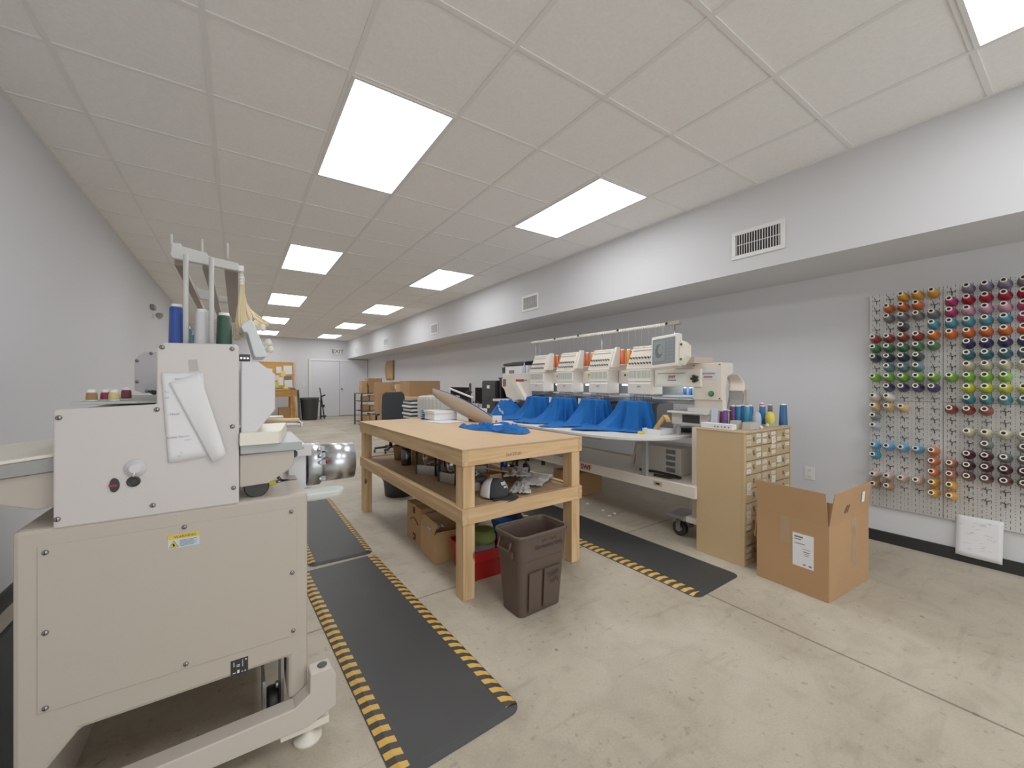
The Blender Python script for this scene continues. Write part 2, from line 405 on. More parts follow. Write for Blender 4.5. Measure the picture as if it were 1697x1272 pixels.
floor_mat_thing(-.75, 2.6, .45, 2.4, 0, 'dark sheet painted as floor shade between left wall and beige machine', (0,0))  # dark sheet laid to paint the shaded floor; no real mat here

# ================================================================== WORK BENCH
ang = R(1.6)
bench = thing('work_bench', 'pine lumber work bench with hardboard top and lower shelf, centre of room', 'workbench', (1.052, 2.04, 0), (0,0,ang))
F = FR[bench.name]; W, D = .955, 2.07
M(F).box(-.002, W+.002, -.002, D+.002, .862, .872).build('worktop', PLY, bench, bevel=.0015)
for z0, z1 in ((.772, .861), (.438, .527)):
    M(F).box(.038, W-.038, 0, .038, z0, z1).build('rail', WX, bench, bevel=.002)
    M(F).box(.038, W-.038, D-.038, D, z0, z1).build('rail', WX, bench, bevel=.002)
    M(F).box(0, .038, 0, D, z0, z1).build('rail', WY, bench, bevel=.002)
    M(F).box(W-.038, W, 0, D, z0, z1).build('rail', WY, bench, bevel=.002)
for (a, b) in ((.0, .0), (W-.076, 0), (0, D-.089), (W-.076, D-.089)):
    m = M(F)
    xa = a+.038 if a == 0 else a-.038
    ya = b+.038 if b == 0 else b-.038
    xa = .012 if a == 0 else W-.012-.076
    ya = .012 if b == 0 else D-.012-.089
    m.box(xa, xa+.076, ya, ya+.089, 0, .4375); m.box(xa+.027 if a == 0 else xa, xa+.076 if a == 0 else xa+.049, ya+.027 if b == 0 else ya, ya+.089 if b == 0 else ya+.062, .4375, .5275)
    m.box(xa, xa+.076, ya, ya+.089, .5275, .7715)
    m.build('leg', WZ, bench, bevel=.002)
M(F).box(.0385, W-.0385, .0385, D-.0385, .505, .517).build('shelf', SHELFP, bench)
SHZ = .518
# stamped marks on the lumber
text("2x4 STUD", .028, mat('faded_stamp', (120,96,66), .8), bench, TM(F @ Vector((.36, -.0012, .81)), F.to_3x3() @ Vector((0,-1,0))), 'stamp', .0003)

# ---- items on the bench
SHIRTN = 'folded_shirt'
def wrinkle(cx, cy, z0, rx, ry, hgt, seed, lobes, rot=0, name='shirt', label='', group=None, m_=None, nr=44, na=130, parent=None):
    def fn(u, v):
        a = 2*PI*v; k = 1
        for (n_, am, ph) in lobes: k += am*math.sin(n_*a+ph)
        x = rx*k*u*math.cos(a); y = ry*k*u*math.sin(a)
        p = Vector((x*9+seed, y*9, seed*1.7))
        n1 = noise.noise(p*.8); n2 = noise.noise(p*1.9+Vector((5,5,5)))
        ridge = 1-min(1,abs(n1)*4.5); ridge2 = 1-min(1,abs(n2)*3.5)
        e = min(1, (1-u)*6)
        z = z0+.004 + hgt*(.42*ridge+.28*ridge2+.12)*e**.6 * (1-.25*u)
        xr = x*math.cos(rot)-y*math.sin(rot); yr = x*math.sin(rot)+y*math.cos(rot)
        return (cx+xr, cy+yr, z)
    m = M(); m.grid(fn, nr, na); return m
m = wrinkle(1.73, 2.76, .872, .16, .37, .075, 3.3, [(2,.08,.5),(3,.14,2.2),(5,.08,1),(7,.05,.3)], R(20))
t = thing('blue_shirt', 'crumpled royal blue shirt lying flat on the bench top', 'shirt', (1.73, 2.76, .872))
m.build('cloth', BLUEC, t)
M().add([(1.575,2.56,.934),(1.60,2.53,.936),(1.64,2.53,.940),(1.665,2.555,.936),(1.64,2.575,.94),(1.60,2.585,.937)], [(0,1,2,3,4,5)]).build('white_print', PAPER, t)
# white carton of backing sheets
t = thing('white_carton', 'white rectangular carton standing on loose sheets on the bench top', 'box', (1.75, 3.83, .876))
m = M().box(1.60, 1.93, 3.70, 3.95, .8785, .962); m.build('carton_body', PAPER, t, bevel=.004)
M().box(1.592, 1.938, 3.692, 3.958, .945, .970).build('lid', WHITE, t, bevel=.003)
tag(M().obox((1.66, 3.62, .8755), (.26, .34, .004), (0,0,R(12))).build('paper_sheet', PAPER), 'loose white sheets on the bench under the white carton', 'paper')
for k in range(5):
    y0 = 3.93; o = wrinkle(1.66, 4.0, .873+.0195*k, .085, .085, .018, k*3.1, [(4,.06,.7),(2,.08,0)], nr=8, na=32)
    o.build('folded_shirt', mat('blue_cloth_light', (40,130,200), .85) if k % 2 else BLUEC)
    q = bpy.data.objects[[x for x in FR][-1]]
    tag(q, 'folded blue shirt, %s of the small stack on the bench' % ['lowest', 'second from bottom', 'middle', 'second from top', 'topmost'][k], 'shirt', 'folded blue shirts stacked on the bench')
# sloped hooping station
hs = thing('hooping_station', 'sloping grey and white hooping board with blue edge line on the bench', 'hooping station', (1.85, 3.5, .872))
a = Vector((1.945, 3.10, .905)); b = Vector((1.72, 4.02, 1.185)); dr = (b-a); L_ = dr.length; dh = dr.normalized(); sd = Vector((dh.y, -dh.x, -.42)).normalized(); upv = sd.cross(dh).normalized()
if upv.z < 0: upv = -upv
def sta(t_, s_, h_):
    bow = .035*math.sin(PI*t_)
    return a + dr*t_ + sd*s_ + Vector((0,0,h_+bow))
m = M(); m.grid(lambda u, v: sta(u, v*.27, 0), 16, 4); m.build('board', mat('station_top', (196,186,174), .5), hs, solid=.012)
m = M()
m.grid(lambda u, v: sta(u, 0, -.006-v*(.025+.115*math.sin(PI*min(1,max(0,u*.86+.08)))**.8)), 16, 2)
m.build('side_skirt', mat('station_tan', (172,150,126), .5), hs, solid=.006)
m = M(); m.grid(lambda u, v: sta(u, .27, -.006-v*(.025+.115*math.sin(PI*min(1,max(0,u*.86+.08)))**.8)), 16, 2)
m.build('side_skirt', mat('station_tan', (172,150,126), .5), hs, solid=.006)
for off in (.006, .03):
    M().tube([sta(k/16, off, .010) for k in range(17)], .005, 5).build('blue_edge_line', mat('navy_line', (28,58,120), .4), hs)
M().obox((1.935, 3.075, .914), (.085, .016, .080), (0,0,R(-20)), 0).build('foot_bracket', WHITE, hs, bevel=.003)
m = M().obox((1.84, 3.56, .93), (.016, .17, .115), (0,0,R(14))); m.obox((2.08, 3.62, .93), (.016, .17, .115), (0,0,R(14)))
m.build('support_plate', WHITE, hs, bevel=.004)
M().lathe((1.92, 3.066, .905), (-.34,-1,0), [(.009,0),(.009,.005),(.004,.008)], 10).build('red_knob', REDM, hs)
M().beam((1.86, 3.9, 1.19), (1.98, 3.62, 1.10), .025, .012).build('fixture_arm', WHITE, hs)

# ---- shelf of the bench
def driver(x, y, label, rz=0):
    t = thing('cap_driver', label, 'cap frame', (x, y, SHZ), (0,0,rz), 'metal cap frames standing on the bench shelf')
    F2 = FR[t.name]
    m = M(F2); m.box(-.09, .09, -.002, .002, .003, .075); m.box(-.09, -.086, 0, .12, .003, .075); m.box(.086, .09, 0, .12, .003, .075)
    m.build('bracket', ALU, t, bevel=.0015)
    m = M(F2); m.lathe((0, .06, .125), (0,1,0), [(.075,0),(.08,.005),(.08,.05),(.075,.055)], 24, cap=False); m.build('ring', CHROME, t, solid=.004)
    m = M(F2); m.cyl((0,.06,.19), (0,.06,.235), .006); m.box(-.02,.02,.03,.09,.075,.09); m.build('clamp', STEEL, t)
    m = M(F2); m.box(-.095,-.088,-.01,.01,.003,.23); m.box(.088,.095,-.01,.01,.003,.23); m.build('side_bar', BLKP, t)
    return t
driver(1.235, 3.02, 'silver cap frame on the bench shelf beside the metal canister', R(-60))
driver(1.26, 2.68, 'silver cap frame in the middle of the bench shelf', R(-75))
driver(1.55, 2.78, 'silver cap frame at the back of the bench shelf', R(-20))
driver(1.58, 3.2, 'silver cap frame far back on the shelf, second row', R(-30))
t = thing('pail', 'brown round tub on the far end of the bench shelf', 'tub', (1.30, 3.80, SHZ))
M().lathe((1.30,3.80,SHZ+.001), (0,0,1), [(.06,0),(.075,.12),(.079,.125),(.079,.132),(.07,.132),(.055,.01)], 22).build('tub_body', mat('tub_brown', (150,112,78), .6), t)
M().tube([(1.30+.079*math.cos(k*PI/10), 3.80-.06*math.sin(k*PI/10)*1, SHZ+.128+.03*math.sin(k*PI/10)) for k in range(11)], .002, 5).build('bail_handle', STEEL, t)
t = thing('metal_canister', 'dark steel cylinder canister on the bench shelf in front of brown tub', 'canister', (1.245, 3.50, SHZ))
M().lathe((1.245,3.50,SHZ+.001), (0,0,1), [(.042,0),(.044,.004),(.044,.14),(.04,.145)], 22).build('can_body', mat('dark_steel', (90,92,92), .25, metal=1), t)
M().lathe((1.245,3.50,SHZ+.146), (0,0,1), [(.045,0),(.045,.012),(.04,.014)], 22).build('lid', BLKP, t)
for (x, y, z0, lab, col_) in ((1.5,3.75,SHZ,'flat brown carton at the far end of the bench shelf',CARD),(1.33,2.42,SHZ,'small pale blue box near the front post on the bench shelf',mat('pale_blue_plastic',(190,204,214),.4))):
    sz = (.3,.22,.1) if col_ is CARD else (.06,.08,.055)
    t = thing('small_box', lab, 'box', (x,y,z0)); m = M().box(x-sz[0]/2,x+sz[0]/2,y-sz[1]/2,y+sz[1]/2,z0+.001,z0+sz[2]); m.build('carton_body', col_, t, bevel=.003)
    M().box(x-.02,x+.02,y-sz[1]/2-.0008,y-sz[1]/2,z0+.01,z0+sz[2]-.01).build('tape', CARD2 if col_ is CARD else WHITE, t)
# heap of metal parts
t = thing('metal_parts_tray', 'tray heaped with small steel parts behind the front post', 'tray', (1.38,2.62,SHZ))
M().loft([rrect(1.40,2.62,.2,.16,.02,SHZ+.001), rrect(1.40,2.62,.24,.2,.02,SHZ+.05)]).build('tray_body', DGREY, t)
m = M()
for k in range(70):
    x = 1.40+random.uniform(-.1,.1); y = 2.62+random.uniform(-.08,.08); z = SHZ+.05+random.random()*.07*(1-abs(x-1.40)*8)
    m.obox((x,y,max(SHZ+.05,z)), (random.uniform(.01,.03), random.uniform(.004,.02), .006), (random.random()*3,random.random()*3,random.random()*3))
o = m.build('steel_parts', CHROME, t); o['kind'] = 'stuff'
# trucker cap
hat = thing('trucker_cap', 'black and white trucker cap with white crest print on the bench shelf', 'cap', (1.36,2.205,SHZ), (0,0,R(-62)))
F2 = FR[hat.name]
def crown(u, v, a0, a1):
    th = a0+(a1-a0)*v; ph = u*PI/2
    r = .088*math.cos(ph)**.75; z = .105*math.sin(ph)**.9
    k = 1+.10*math.cos(th)*(1 if math.cos(th) > 0 else .4)
    zz = z*(1+.12*max(0,math.cos(th))*math.sin(ph*2))
    return F2 @ Vector((r*k*math.cos(th), r*.92*math.sin(th), .012+zz))
CAPB = mat('charcoal_twill', (44,46,50), .85, bump=.1, bscale=500)
M().grid(lambda u, v: crown(u, v, -R(78), R(78)), 12, 20).build('front_panel', CAPB, hat, solid=.002)
M().grid(lambda u, v: crown(u, v, R(78), R(282)), 12, 24).build('mesh_back', mat('white_mesh', (225,225,225), .8, bump=.6, bscale=700), hat, solid=.002)
def brim(u, v):
    th = -R(62)+R(124)*v; r0 = .092; r1 = .092+.07*math.cos(th*1.25)**.5 if abs(th) < R(71) else .092
    r = r0+(r1-r0)*u
    return F2 @ Vector((r*math.cos(th)*1.05, r*.95*math.sin(th), .014-.006*u-.035*(math.sin(th)**2)*u*.35))
M().grid(brim, 6, 20).build('brim', CAPB, hat, solid=.003)
M(F2).lathe((0,0,.117), (0,0,1), [(.007,0),(.006,.004),(.002,.006)], 10).build('button', CAPB, hat)
# print on front: crest and bars, laid just above the crown surface
def onhat(x, y):   # x = sideways, y = height on the front panel
    th = x/.088; ph = math.asin(min(.99, max(.01,(y/.105))**(1/.9)))
    r = .088*math.cos(ph)**.75*1.03+.0035; k = 1+.10*math.cos(th); zz = .105*math.sin(ph)**.9*(1+.12*math.cos(th)*math.sin(ph*2))
    return F2 @ Vector((r*k*math.cos(th), r*.92*math.sin(th), .012+zz))
m = M()
def patch(pts): m.add([onhat(*p) for p in pts], [tuple(range(len(pts)))])
patch([(.046,.086),(.014,.086),(.014,.052),(.030,.038),(.046,.052)])
m.build('crest_print', WHITE, hat)
m = M(); patch([(.041,.081),(.037,.081),(.037,.052),(.041,.055)]); patch([(.029,.080),(.020,.080),(.020,.068),(.029,.068)]); patch([(.029,.063),(.020,.063),(.020,.055),(.029,.050)])
m.v = [p+ (F2.to_3x3() @ Vector((.0012,0,0))) for p in m.v]; m.build('crest_detail', CAPB, hat)
m = M()
for i_ in range(4): x = .008-i_*.012; patch([(x,.084),(x-.009,.084),(x-.009,.069),(x,.069)])
for i_ in range(3): x = .004-i_*.010; patch([(x,.063),(x-.008,.063),(x-.008,.054),(x,.054)])
m.build('print_letters', WHITE, hat)
# clear bags
def bag(x, y, z, w, l, rz, seed, label):
    def fn(u, v):
        px = (u-.5)*w*(1+.12*math.sin(v*5+seed)); py = (v-.5)*l
        h = .012+.03*abs(noise.noise(Vector((u*6+seed, v*6, 0))))+.02*math.sin(PI*u)*math.sin(PI*v)
        return (x+px*math.cos(rz)-py*math.sin(rz), y+px*math.sin(rz)+py*math.cos(rz), z+h)
    m = M(); m.grid(fn, 22, 22); o = m.build('plastic_bag', BAGM, solid=.001); tag(o, label, 'bag', 'clear plastic bags on the bench shelf'); return o
BAGM = mat('milky_bag_film', (205,203,200), .22, var=.15, scale=14, bump=.5, bscale=40, alpha=.82, spec=.8)
bag(1.60, 2.24, SHZ, .13, .26, R(-38), 1, 'rolled clear plastic bag beside the cap, poking over the shelf rail')
bag(1.80, 2.36, SHZ+.01, .22, .34, R(-50), 4, 'clear plastic bags spread on the right of the bench shelf')
bag(1.74, 2.50, SHZ+.045, .2, .3, R(-30), 9, 'upper crinkled clear bag at the back of the shelf pile')
t = thing('paper_pad', 'brown paper pad tilted on the shelf above the cap', 'paper', (1.56,2.42,SHZ+.06))
M().obox((1.54,2.46,SHZ+.10), (.16,.2,.004), (R(-14),R(10),R(-30))).build('sheet', CARD2, t)
M().box(1.50,1.60,2.48,2.58,SHZ+.001,SHZ+.07).build('backing_block', CARD, t)
t = thing('headphones', 'black over ear headphones at the back right of the bench shelf', 'headphones', (1.86,2.62,SHZ))
for s_ in (-1,1):
    M().lathe((1.86+s_*.055,2.62,SHZ+.045), (s_,0,.15), [(.03,0),(.042,.006),(.042,.022),(.03,.03)], 16).build('ear_cup', BLKP, t)
M().tube([(1.86+.075*math.cos(k*PI/12), 2.62, SHZ+.05+.095*math.sin(k*PI/12)) for k in range(13)], .008, 8).build('headband', BLKP, t)
M().lathe((1.79,2.74,SHZ+.001), (0,0,1), [(.03,0),(.03,.1),(.018,.115),(.018,.135)], 14).build('blue_bottle', mat('blue_bottle', (24,50,130), .3))
tag(bpy.data.objects['blue_bottle'], 'dark blue bottle behind the headphones on the bench shelf', 'bottle')

# ---- under the bench
def carton(x, y, w, d, h, rz, label, m_=CARD, open_=0, tape=True, z=0, group=None, name='cardboard_box', flaps=None):
    t = thing(name, label, 'box', (x, y, z), (0,0,rz), group); F2 = FR[t.name]
    th = .004
    if open_:
        m = M(F2); m.box(-w/2,w/2,-d/2,-d/2+th,z*0+.001,h); m.box(-w/2,w/2,d/2-th,d/2,.001,h); m.box(-w/2,-w/2+th,-d/2+th,d/2-th,.001,h); m.box(w/2-th,w/2,-d/2+th,d/2-th,.001,h); m.box(-w/2+th,w/2-th,-d/2+th,d/2-th,.001,.006)
        m.build('box_body', m_, t)
        for nm, (cx, cy, sx_, sy_, ax) in {'l':(-w/2,0,d,open_,'L'),'r':(w/2,0,d,open_,'R'),'f':(0,-d/2,w,open_,'F'),'b':(0,d/2,w,open_,'B')}.items():
            an = R(random.choice([-30,-15,-55]) if flaps is None else flaps[nm])
            m = M(F2)
            ux = math.sin(an)*open_; uz = math.cos(an)*open_
            if ax == 'L': P = [(-w/2,-d/2,h),(-w/2,d/2,h),(-w/2-ux,d/2,h+uz),(-w/2-ux,-d/2,h+uz)]
            if ax == 'R': P = [(w/2,-d/2,h),(w/2,d/2,h),(w/2+ux,d/2,h+uz),(w/2+ux,-d/2,h+uz)]
            if ax == 'F': P = [(-w/2,-d/2,h),(w/2,-d/2,h),(w/2,-d/2-ux,h+uz),(-w/2,-d/2-ux,h+uz)]
            if ax == 'B': P = [(-w/2,d/2,h),(w/2,d/2,h),(w/2,d/2+ux,h+uz),(-w/2,d/2+ux,h+uz)]
            m.add(P, [(0,1,2,3)]); m.build('flap', m_, t, solid=.004)
    else:
        m = M(F2); m.box(-w/2,w/2,-d/2,d/2,.001,h); m.build('box_body', m_, t, bevel=.003)
        if tape:
            m = M(F2); m.box(-w/2-.0006,w/2+.0006,-.022,.022,h,h+.0008); m.box(-w/2-.0008,-w/2,-.022,.022,h-.07,h+.0008); m.box(w/2,w/2+.0008,-.022,.022,h-.07,h+.0008)
            m.build('tape', CARD2, t)
    return t
t = carton(1.30, 3.06, .30, .30, .29, 0, 'shipping carton with printed curved arrow under the bench', CARD)
m = M(); pts = []
for k in range(13):
    u = k/12; pts.append((1.1485, 3.14-.17*u, .155-.035*math.sin(PI*u)*-1))
m.tube([(p[0], p[1], p[2]) for p in pts], .0035, 5)
m.build('printed_arrow', INK, t)
m = M(); m.box(1.1478,1.1492,3.03,3.08,.225,.275); m.box(1.1478,1.1492,3.02,3.08,.02,.07); m.build('printed_square', INK, t)
m = M(); m.box(1.1470,1.1478,3.045,3.07,.035,.055); m.build('printed_glyph', CARD2, t)
t = carton(1.29, 2.73, .32, .30, .20, R(-4), 'open battered carton under the bench beside the red tote', CARD2, .07, flaps={'l':-20,'r':40,'f':60,'b':-20})
m = M(); m.grid(lambda u, v: (1.12+.11*u, 2.66+.16*v, .22+.03*noise.noise(Vector((u*5,v*5,2)))-.02*v), 8, 8); o = m.build('crumpled_paper', PAPER, solid=.001); tag(o, 'crumpled white paper sticking out of the open carton', 'paper')
def tote(x, y, w, d, h, rz, col_, label, z=0, name='plastic_tote', lid=None):
    t = thing(name, label, 'storage bin', (x, y, z), (0,0,rz)); F2 = FR[t.name]
    m = M(F2)
    rg = [rrect(0,0,w*.86,d*.84,.03,.002), rrect(0,0,w*.95,d*.93,.03,h*.62), rrect(0,0,w,d,.035,h*.66), rrect(0,0,w,d,.035,h*.92), rrect(0,0,w*1.04,d*1.05,.04,h*.93), rrect(0,0,w*1.04,d*1.05,.04,h)]
    if lid is None: rg += [rrect(0,0,w*.96,d*.95,.035,h), rrect(0,0,w*.84,d*.82,.03,.01)]
    m.loft(rg, sm=False); m.build('bin_body', col_, t)
    if lid: 
        m = M(F2); m.loft([rrect(0,0,w*1.06,d*1.06,.04,h+.0005), rrect(0,0,w*1.06,d*1.06,.04,h+.018), rrect(0,0,w*.9,d*.9,.03,h+.026)], sm=False); m.build('lid', lid, t)
    return t
RED = mat('red_tote_plastic', (166,22,26), .35); BLU = mat('blue_tote_plastic', (20,110,180), .35)
tote(1.335, 2.36, .27, .33, .19, R(-2), RED, 'red plastic tote under the front of the bench')
t = thing('cloth_bundle', 'green and grey bundle heaped in the red tote', 'bundle', (1.33,2.36,.17))
m = wrinkle(1.335,2.36,.165,.115,.135,.12,8,[(3,.06,0)],nr=12,na=36); m.build('cloth', mat('grey_cloth', (92,94,90), .9), t)
M().lathe((1.35,2.31,.20), (0,0,1), [(.07,0),(.078,.02),(.078,.045),(.07,.05),(.07,.075),(.06,.085)], 22).build('green_roll', mat('olive_green', (110,128,58), .6), t)
tote(1.595, 2.35, .205, .28, .15, 0, BLU, 'lower blue plastic bin under the bench', lid=BLU)
tote(1.595, 2.35, .20, .26, .11, 0, BLU, 'upper blue plastic bin stacked under the bench', z=.179, name='plastic_tote')
o = wrinkle(1.595,2.36,.318,.09,.09,.05,5,[(3,.1,0)],nr=8,na=24).build('plastic_wrap', mat('navy_wrap', (42,54,90), .35, var=.2)); tag(o, 'dark blue wrapped bundle on top of the blue bins', 'bundle')
t = thing('round_bin', 'low dark grey round bin under the far end of the bench', 'bin', (1.50,4.45,0))
M().lathe((1.50,4.45,.001), (0,0,1), [(.15,0),(.17,.17),(.18,.175),(.18,.19),(.165,.19),(.14,.01)], 28).build('bin_body', DGREY, t)
M().lathe((1.50,4.45,.19), (0,0,1), [(.183,0),(.183,.008),(.18,.012)], 28, cap=False).build('rim', BLKP, t)

# ---- brown rubbish can
can = thing('waste_bin', 'brown rectangular plastic waste bin in front of the pine bench', 'waste bin', (1.375,1.82,0), (0,0,R(2)))
F2 = FR[can.name]
def rr(w, d, r, z, ox=0): return rrect(ox, 0, w, d, r, z, 6)
m = M(F2)
m.loft([rr(.285,.165,.03,.0), rr(.292,.172,.03,.006), rr(.330,.212,.036,.30), rr(.338,.218,.038,.305), rr(.352,.232,.042,.425), rr(.372,.250,.05,.426), rr(.374,.252,.05,.438), rr(.366,.244,.048,.446), rr(.348,.226,.042,.444), rr(.340,.218,.040,.42), rr(.28,.158,.03,.012)], sm=False)
m.build('bin_body', BROWN, can, bevel=.002)
m = M(F2)  # recessed-looking raised side panels
m.add([(-.10,-.0975,.03),(-.02,-.0975,.03),(-.02,-.1105,.24),(-.105,-.1105,.24)], [(0,1,2,3)])
m.add([(.0,-.0975,.03),(.11,-.0975,.03),(.118,-.1105,.24),(.0,-.1105,.24)], [(0,1,2,3)])
m.build('face_panel', BROWN, can, solid=.007)
for s_ in (-1, 1):
    m = M(F2); x = s_*.176
    m.tube([(x,-.05,.405),(x+s_*.022,-.05,.36),(x+s_*.022,.05,.36),(x,.05,.405)], .0065, 8)
    m.obox((x-s_*.006,0,.335), (.03,.12,.035)); m.build('handle', BROWN, can)
SCR = mat('marker_scrawl', (40,32,28), .7)
text('Do Not\nGarments Only', .032, SCR, can, TM(F2 @ Vector((.03,-.1165,.385)), F2.to_3x3() @ Vector((0,-1,.09))), 'handwriting', .0004)
text('Trash\nonly', .035, SCR, can, TM(F2 @ Vector((.06,-.1215,.19)), F2.to_3x3() @ Vector((0,-1,.06)), R(10)), 'handwriting', .0008)

# ================================================================== FOREGROUND CARTON
bx = thing('cardboard_box', 'large open brown shipping box with upright flaps and white label, right foreground', 'box', (2.767,.872,0), (0,0,R(-3.4)))
F2 = FR[bx.name]; w, d, h, th = .555, .395, .432, .005
m = M(F2); m.box(0,w,0,th,.001,h); m.box(0,w,d-th,d,.001,h); m.box(0,th,th,d-th,.001,h); m.box(w-th,w,th,d-th,.001,h); m.box(th,w-th,th,d-th,.001,.008)
m.build('box_body', CARD, bx)
def quadpart(nm, P, mt, so): 
    m = M(F2); m.add(P, [(0,1,2,3)]); m.build(nm, mt, bx, solid=so)
quadpart('flap', [(.002,.006,h),(.002,d-.004,h),(-.010,d-.002,h+.190),(-.010,.012,h+.188)], CARD, .004)
quadpart('flap', [(.006,.002,h),(w-.002,.002,h),(w-.035,-.020,h+.198),(.010,-.024,h+.190)], CARD, .004)
quadpart('flap', [(w-.002,.006,h),(w-.002,d-.006,h),(w+.022,d-.01,h-.19),(w+.022,.01,h-.19)], CARD, .004)
quadpart('flap', [(.006,d-.002,h),(w-.006,d-.002,h),(w-.01,d+.02,h-.185),(.01,d+.02,h-.185)], CARD, .004)
m = M(F2); m.box(-.0012,0,.075,.185,.155,.35); m.build('shipping_label', PAPER, bx)
m = M(F2)
for (y0,y1,z0,z1) in [(.13,.175,.325,.335),(.14,.175,.312,.318),(.12,.175,.288,.293),(.095,.13,.245,.25),(.095,.125,.235,.238),(.10,.125,.225,.228),(.115,.130,.168,.176),(.085,.1,.166,.176),(.092,.13,.262,.265)]:
    m.box(-.0018,-.0012,y0,y1,z0,z1)
m.build('label_print', mat('label_grey_ink', (110,108,106), .7), bx)
TAPE = mat('clear_packing_tape', (196,164,128), .2, alpha=.55, spec=.8)
m = M(F2); m.box(-.0013,-.0003,.20,.255,.27,h); m.build('tape', TAPE, bx)
m = M(F2); m.add([(.20,-.012,h+.19),(.26,-.012,h+.19),(.26,-.0015,h),(.20,-.0015,h)], [(0,1,2,3)]) ; m.v=[v+Vector((0,-.013,0)) for v in m.v]
m = M(F2); m.box(.30,.36,-.0012,-.0002,.14,h); m.build('tape', TAPE, bx)
for k in range(2):
    m = M(F2)
    def P2(x, z): return (x, -.0035-.023*(z-h)/.19, z)
    m.add([P2(.175+.03*k,h+.055),(P2(.20+.03*k,h+.10)),(P2(.207+.03*k,h+.095)),(P2(.182+.03*k,h+.05))], [(0,1,2,3)])
    m.build('printed_mark', INK, bx, solid=.0006)
m = M(F2); m.add([(.40,-.0145,h+.085),(.44,-.0145,h+.085),(.44,-.020,h+.15),(.40,-.020,h+.15)], [(0,1,2,3)]); m.build('sticker', PAPER, bx, solid=.0006)

# ================================================================== DRAWER CABINET
cab = thing('drawer_cabinet', 'tan metal cabinet of small labelled drawers beside the open cardboard box', 'cabinet', (2.835,1.365,0))
F2 = FR[cab.name]; w, d, h = .72, .345, .915
m = M(F2)
m.box(0,w,.02,d,.0,h-.012); m.box(0,.022,0,.02,0,h-.012); m.box(w-.012,w,0,.02,0,h-.012); m.box(.022,w-.012,0,.02,0,.035); m.build('carcass', TAN, cab, bevel=.002)
M(F2).box(-.003,w+.003,-.006,d+.003,h-.012,h).build('top_panel', TAN, cab, bevel=.003)
LAB = [mat('label_paper_a', (214,204,178), .8), mat('label_paper_b', (200,188,158), .8), mat('label_paper_c', (222,216,200), .8)]
random.seed(11)
ncol, nrow = 3, 9; cw = (w-.034)/ncol; rh = (h-.012-.035)/nrow
DF = mat('drawer_front_tan', (178,154,116), .5)
for c_ in range(ncol):
    for r_ in range(nrow):
        x0 = .022+c_*cw; z1 = h-.012-r_*rh; z0 = z1-rh
        m = M(F2); m.box(x0+.003,x0+cw-.003,.004,.018,z0+.003,z1-.003); dd = m.build('drawer', DF, cab, bevel=.002)
        xc = x0+cw/2; zc = (z0+z1)/2
        m = M(F2); m.box(xc-.011,xc+.011,.001,.004,zc-.004,zc+.020); m.obox((xc,-.004,zc-.005), (.020,.012,.003), (R(-30),0,0)); m.build('handle', mat('aged_steel', (134,122,98), .45, metal=.5), dd)
        for (qx, qz, qw, qh) in [(x0+.045,z1-.026,.066,.026),(x0+cw-.048,z1-.024,.066,.024),(x0+.044,z0+.027,.062,.028),(x0+cw-.046,z0+.032,.064,.026)]:
            if random.random() < .72:
                m = M(F2); a_ = random.uniform(-.12,.12)
                if random.random() < .15: qh *= 2.0; qz -= .008
                m.obox((qx,.0022,qz), (qw,.0010,qh), (0,a_,0)); m.build('drawer_label', random.choice(LAB), dd)
                m = M(F2); m.obox((qx,.0014,qz), (qw*.6,.0005,.0018), (0,a_,0)); m.build('label_text', mat('label_grey_ink', (110,108,106)), dd)
random.seed(5)
# ---- thread cones
def cone_kit(key, col_, h=.115, r0=.024, r1=.017, core=(232,232,230), king=False):
    def fn():
        tm = mat('thread_'+key, col_, .32, bump=.5, bscale=90, stretch=(1,1,14), spec=.7)
        cm = mat('cone_core_%d' % core[0], core, .5)
        a = M()
        if king: a.lathe((0,0,.012), (0,0,1), [(r0*.8,0),(r0,.006),(r0,h*.5),(r0*.8,h*.72),(r0*.45,h*.82)], 20)
        else: a.lathe((0,0,.004), (0,0,1), [(r0*.94,0),(r0,.004),(r1,h-.012),(r1*.85,h-.008)], 20)
        b = M()
        if king: b.lathe((0,0,.0005), (0,0,1), [(r0*1.5,0),(r0*1.5,.004),(r0*.9,.011),(r0*.42,.014),(r0*.42,h*.8),(r0*.36,h*.94)], 20)
        else: b.lathe((0,0,.0005), (0,0,1), [(r0*.95,0),(r0*.95,.0035),(r1*.5,.005),(r1*.5,h-.012),(r1*.8,h-.0095),(r1*.72,h+.005),(r1*.5,h+.005),(r1*.5,h-.007)], 20)
        return [('thread', a.mesh('thread', tm)), ('cone_core', b.mesh('cone_core', cm))]
    return kit('cone_'+key, fn)
def cone(key, col_, loc, label, group, **kw):
    return place('thread_cone', cone_kit(key, col_, **kw), label, 'thread cone', loc, (0,0,random.random()*6), group)
G1 = 'thread cones on top of the tan cabinet'
Zt = .9155
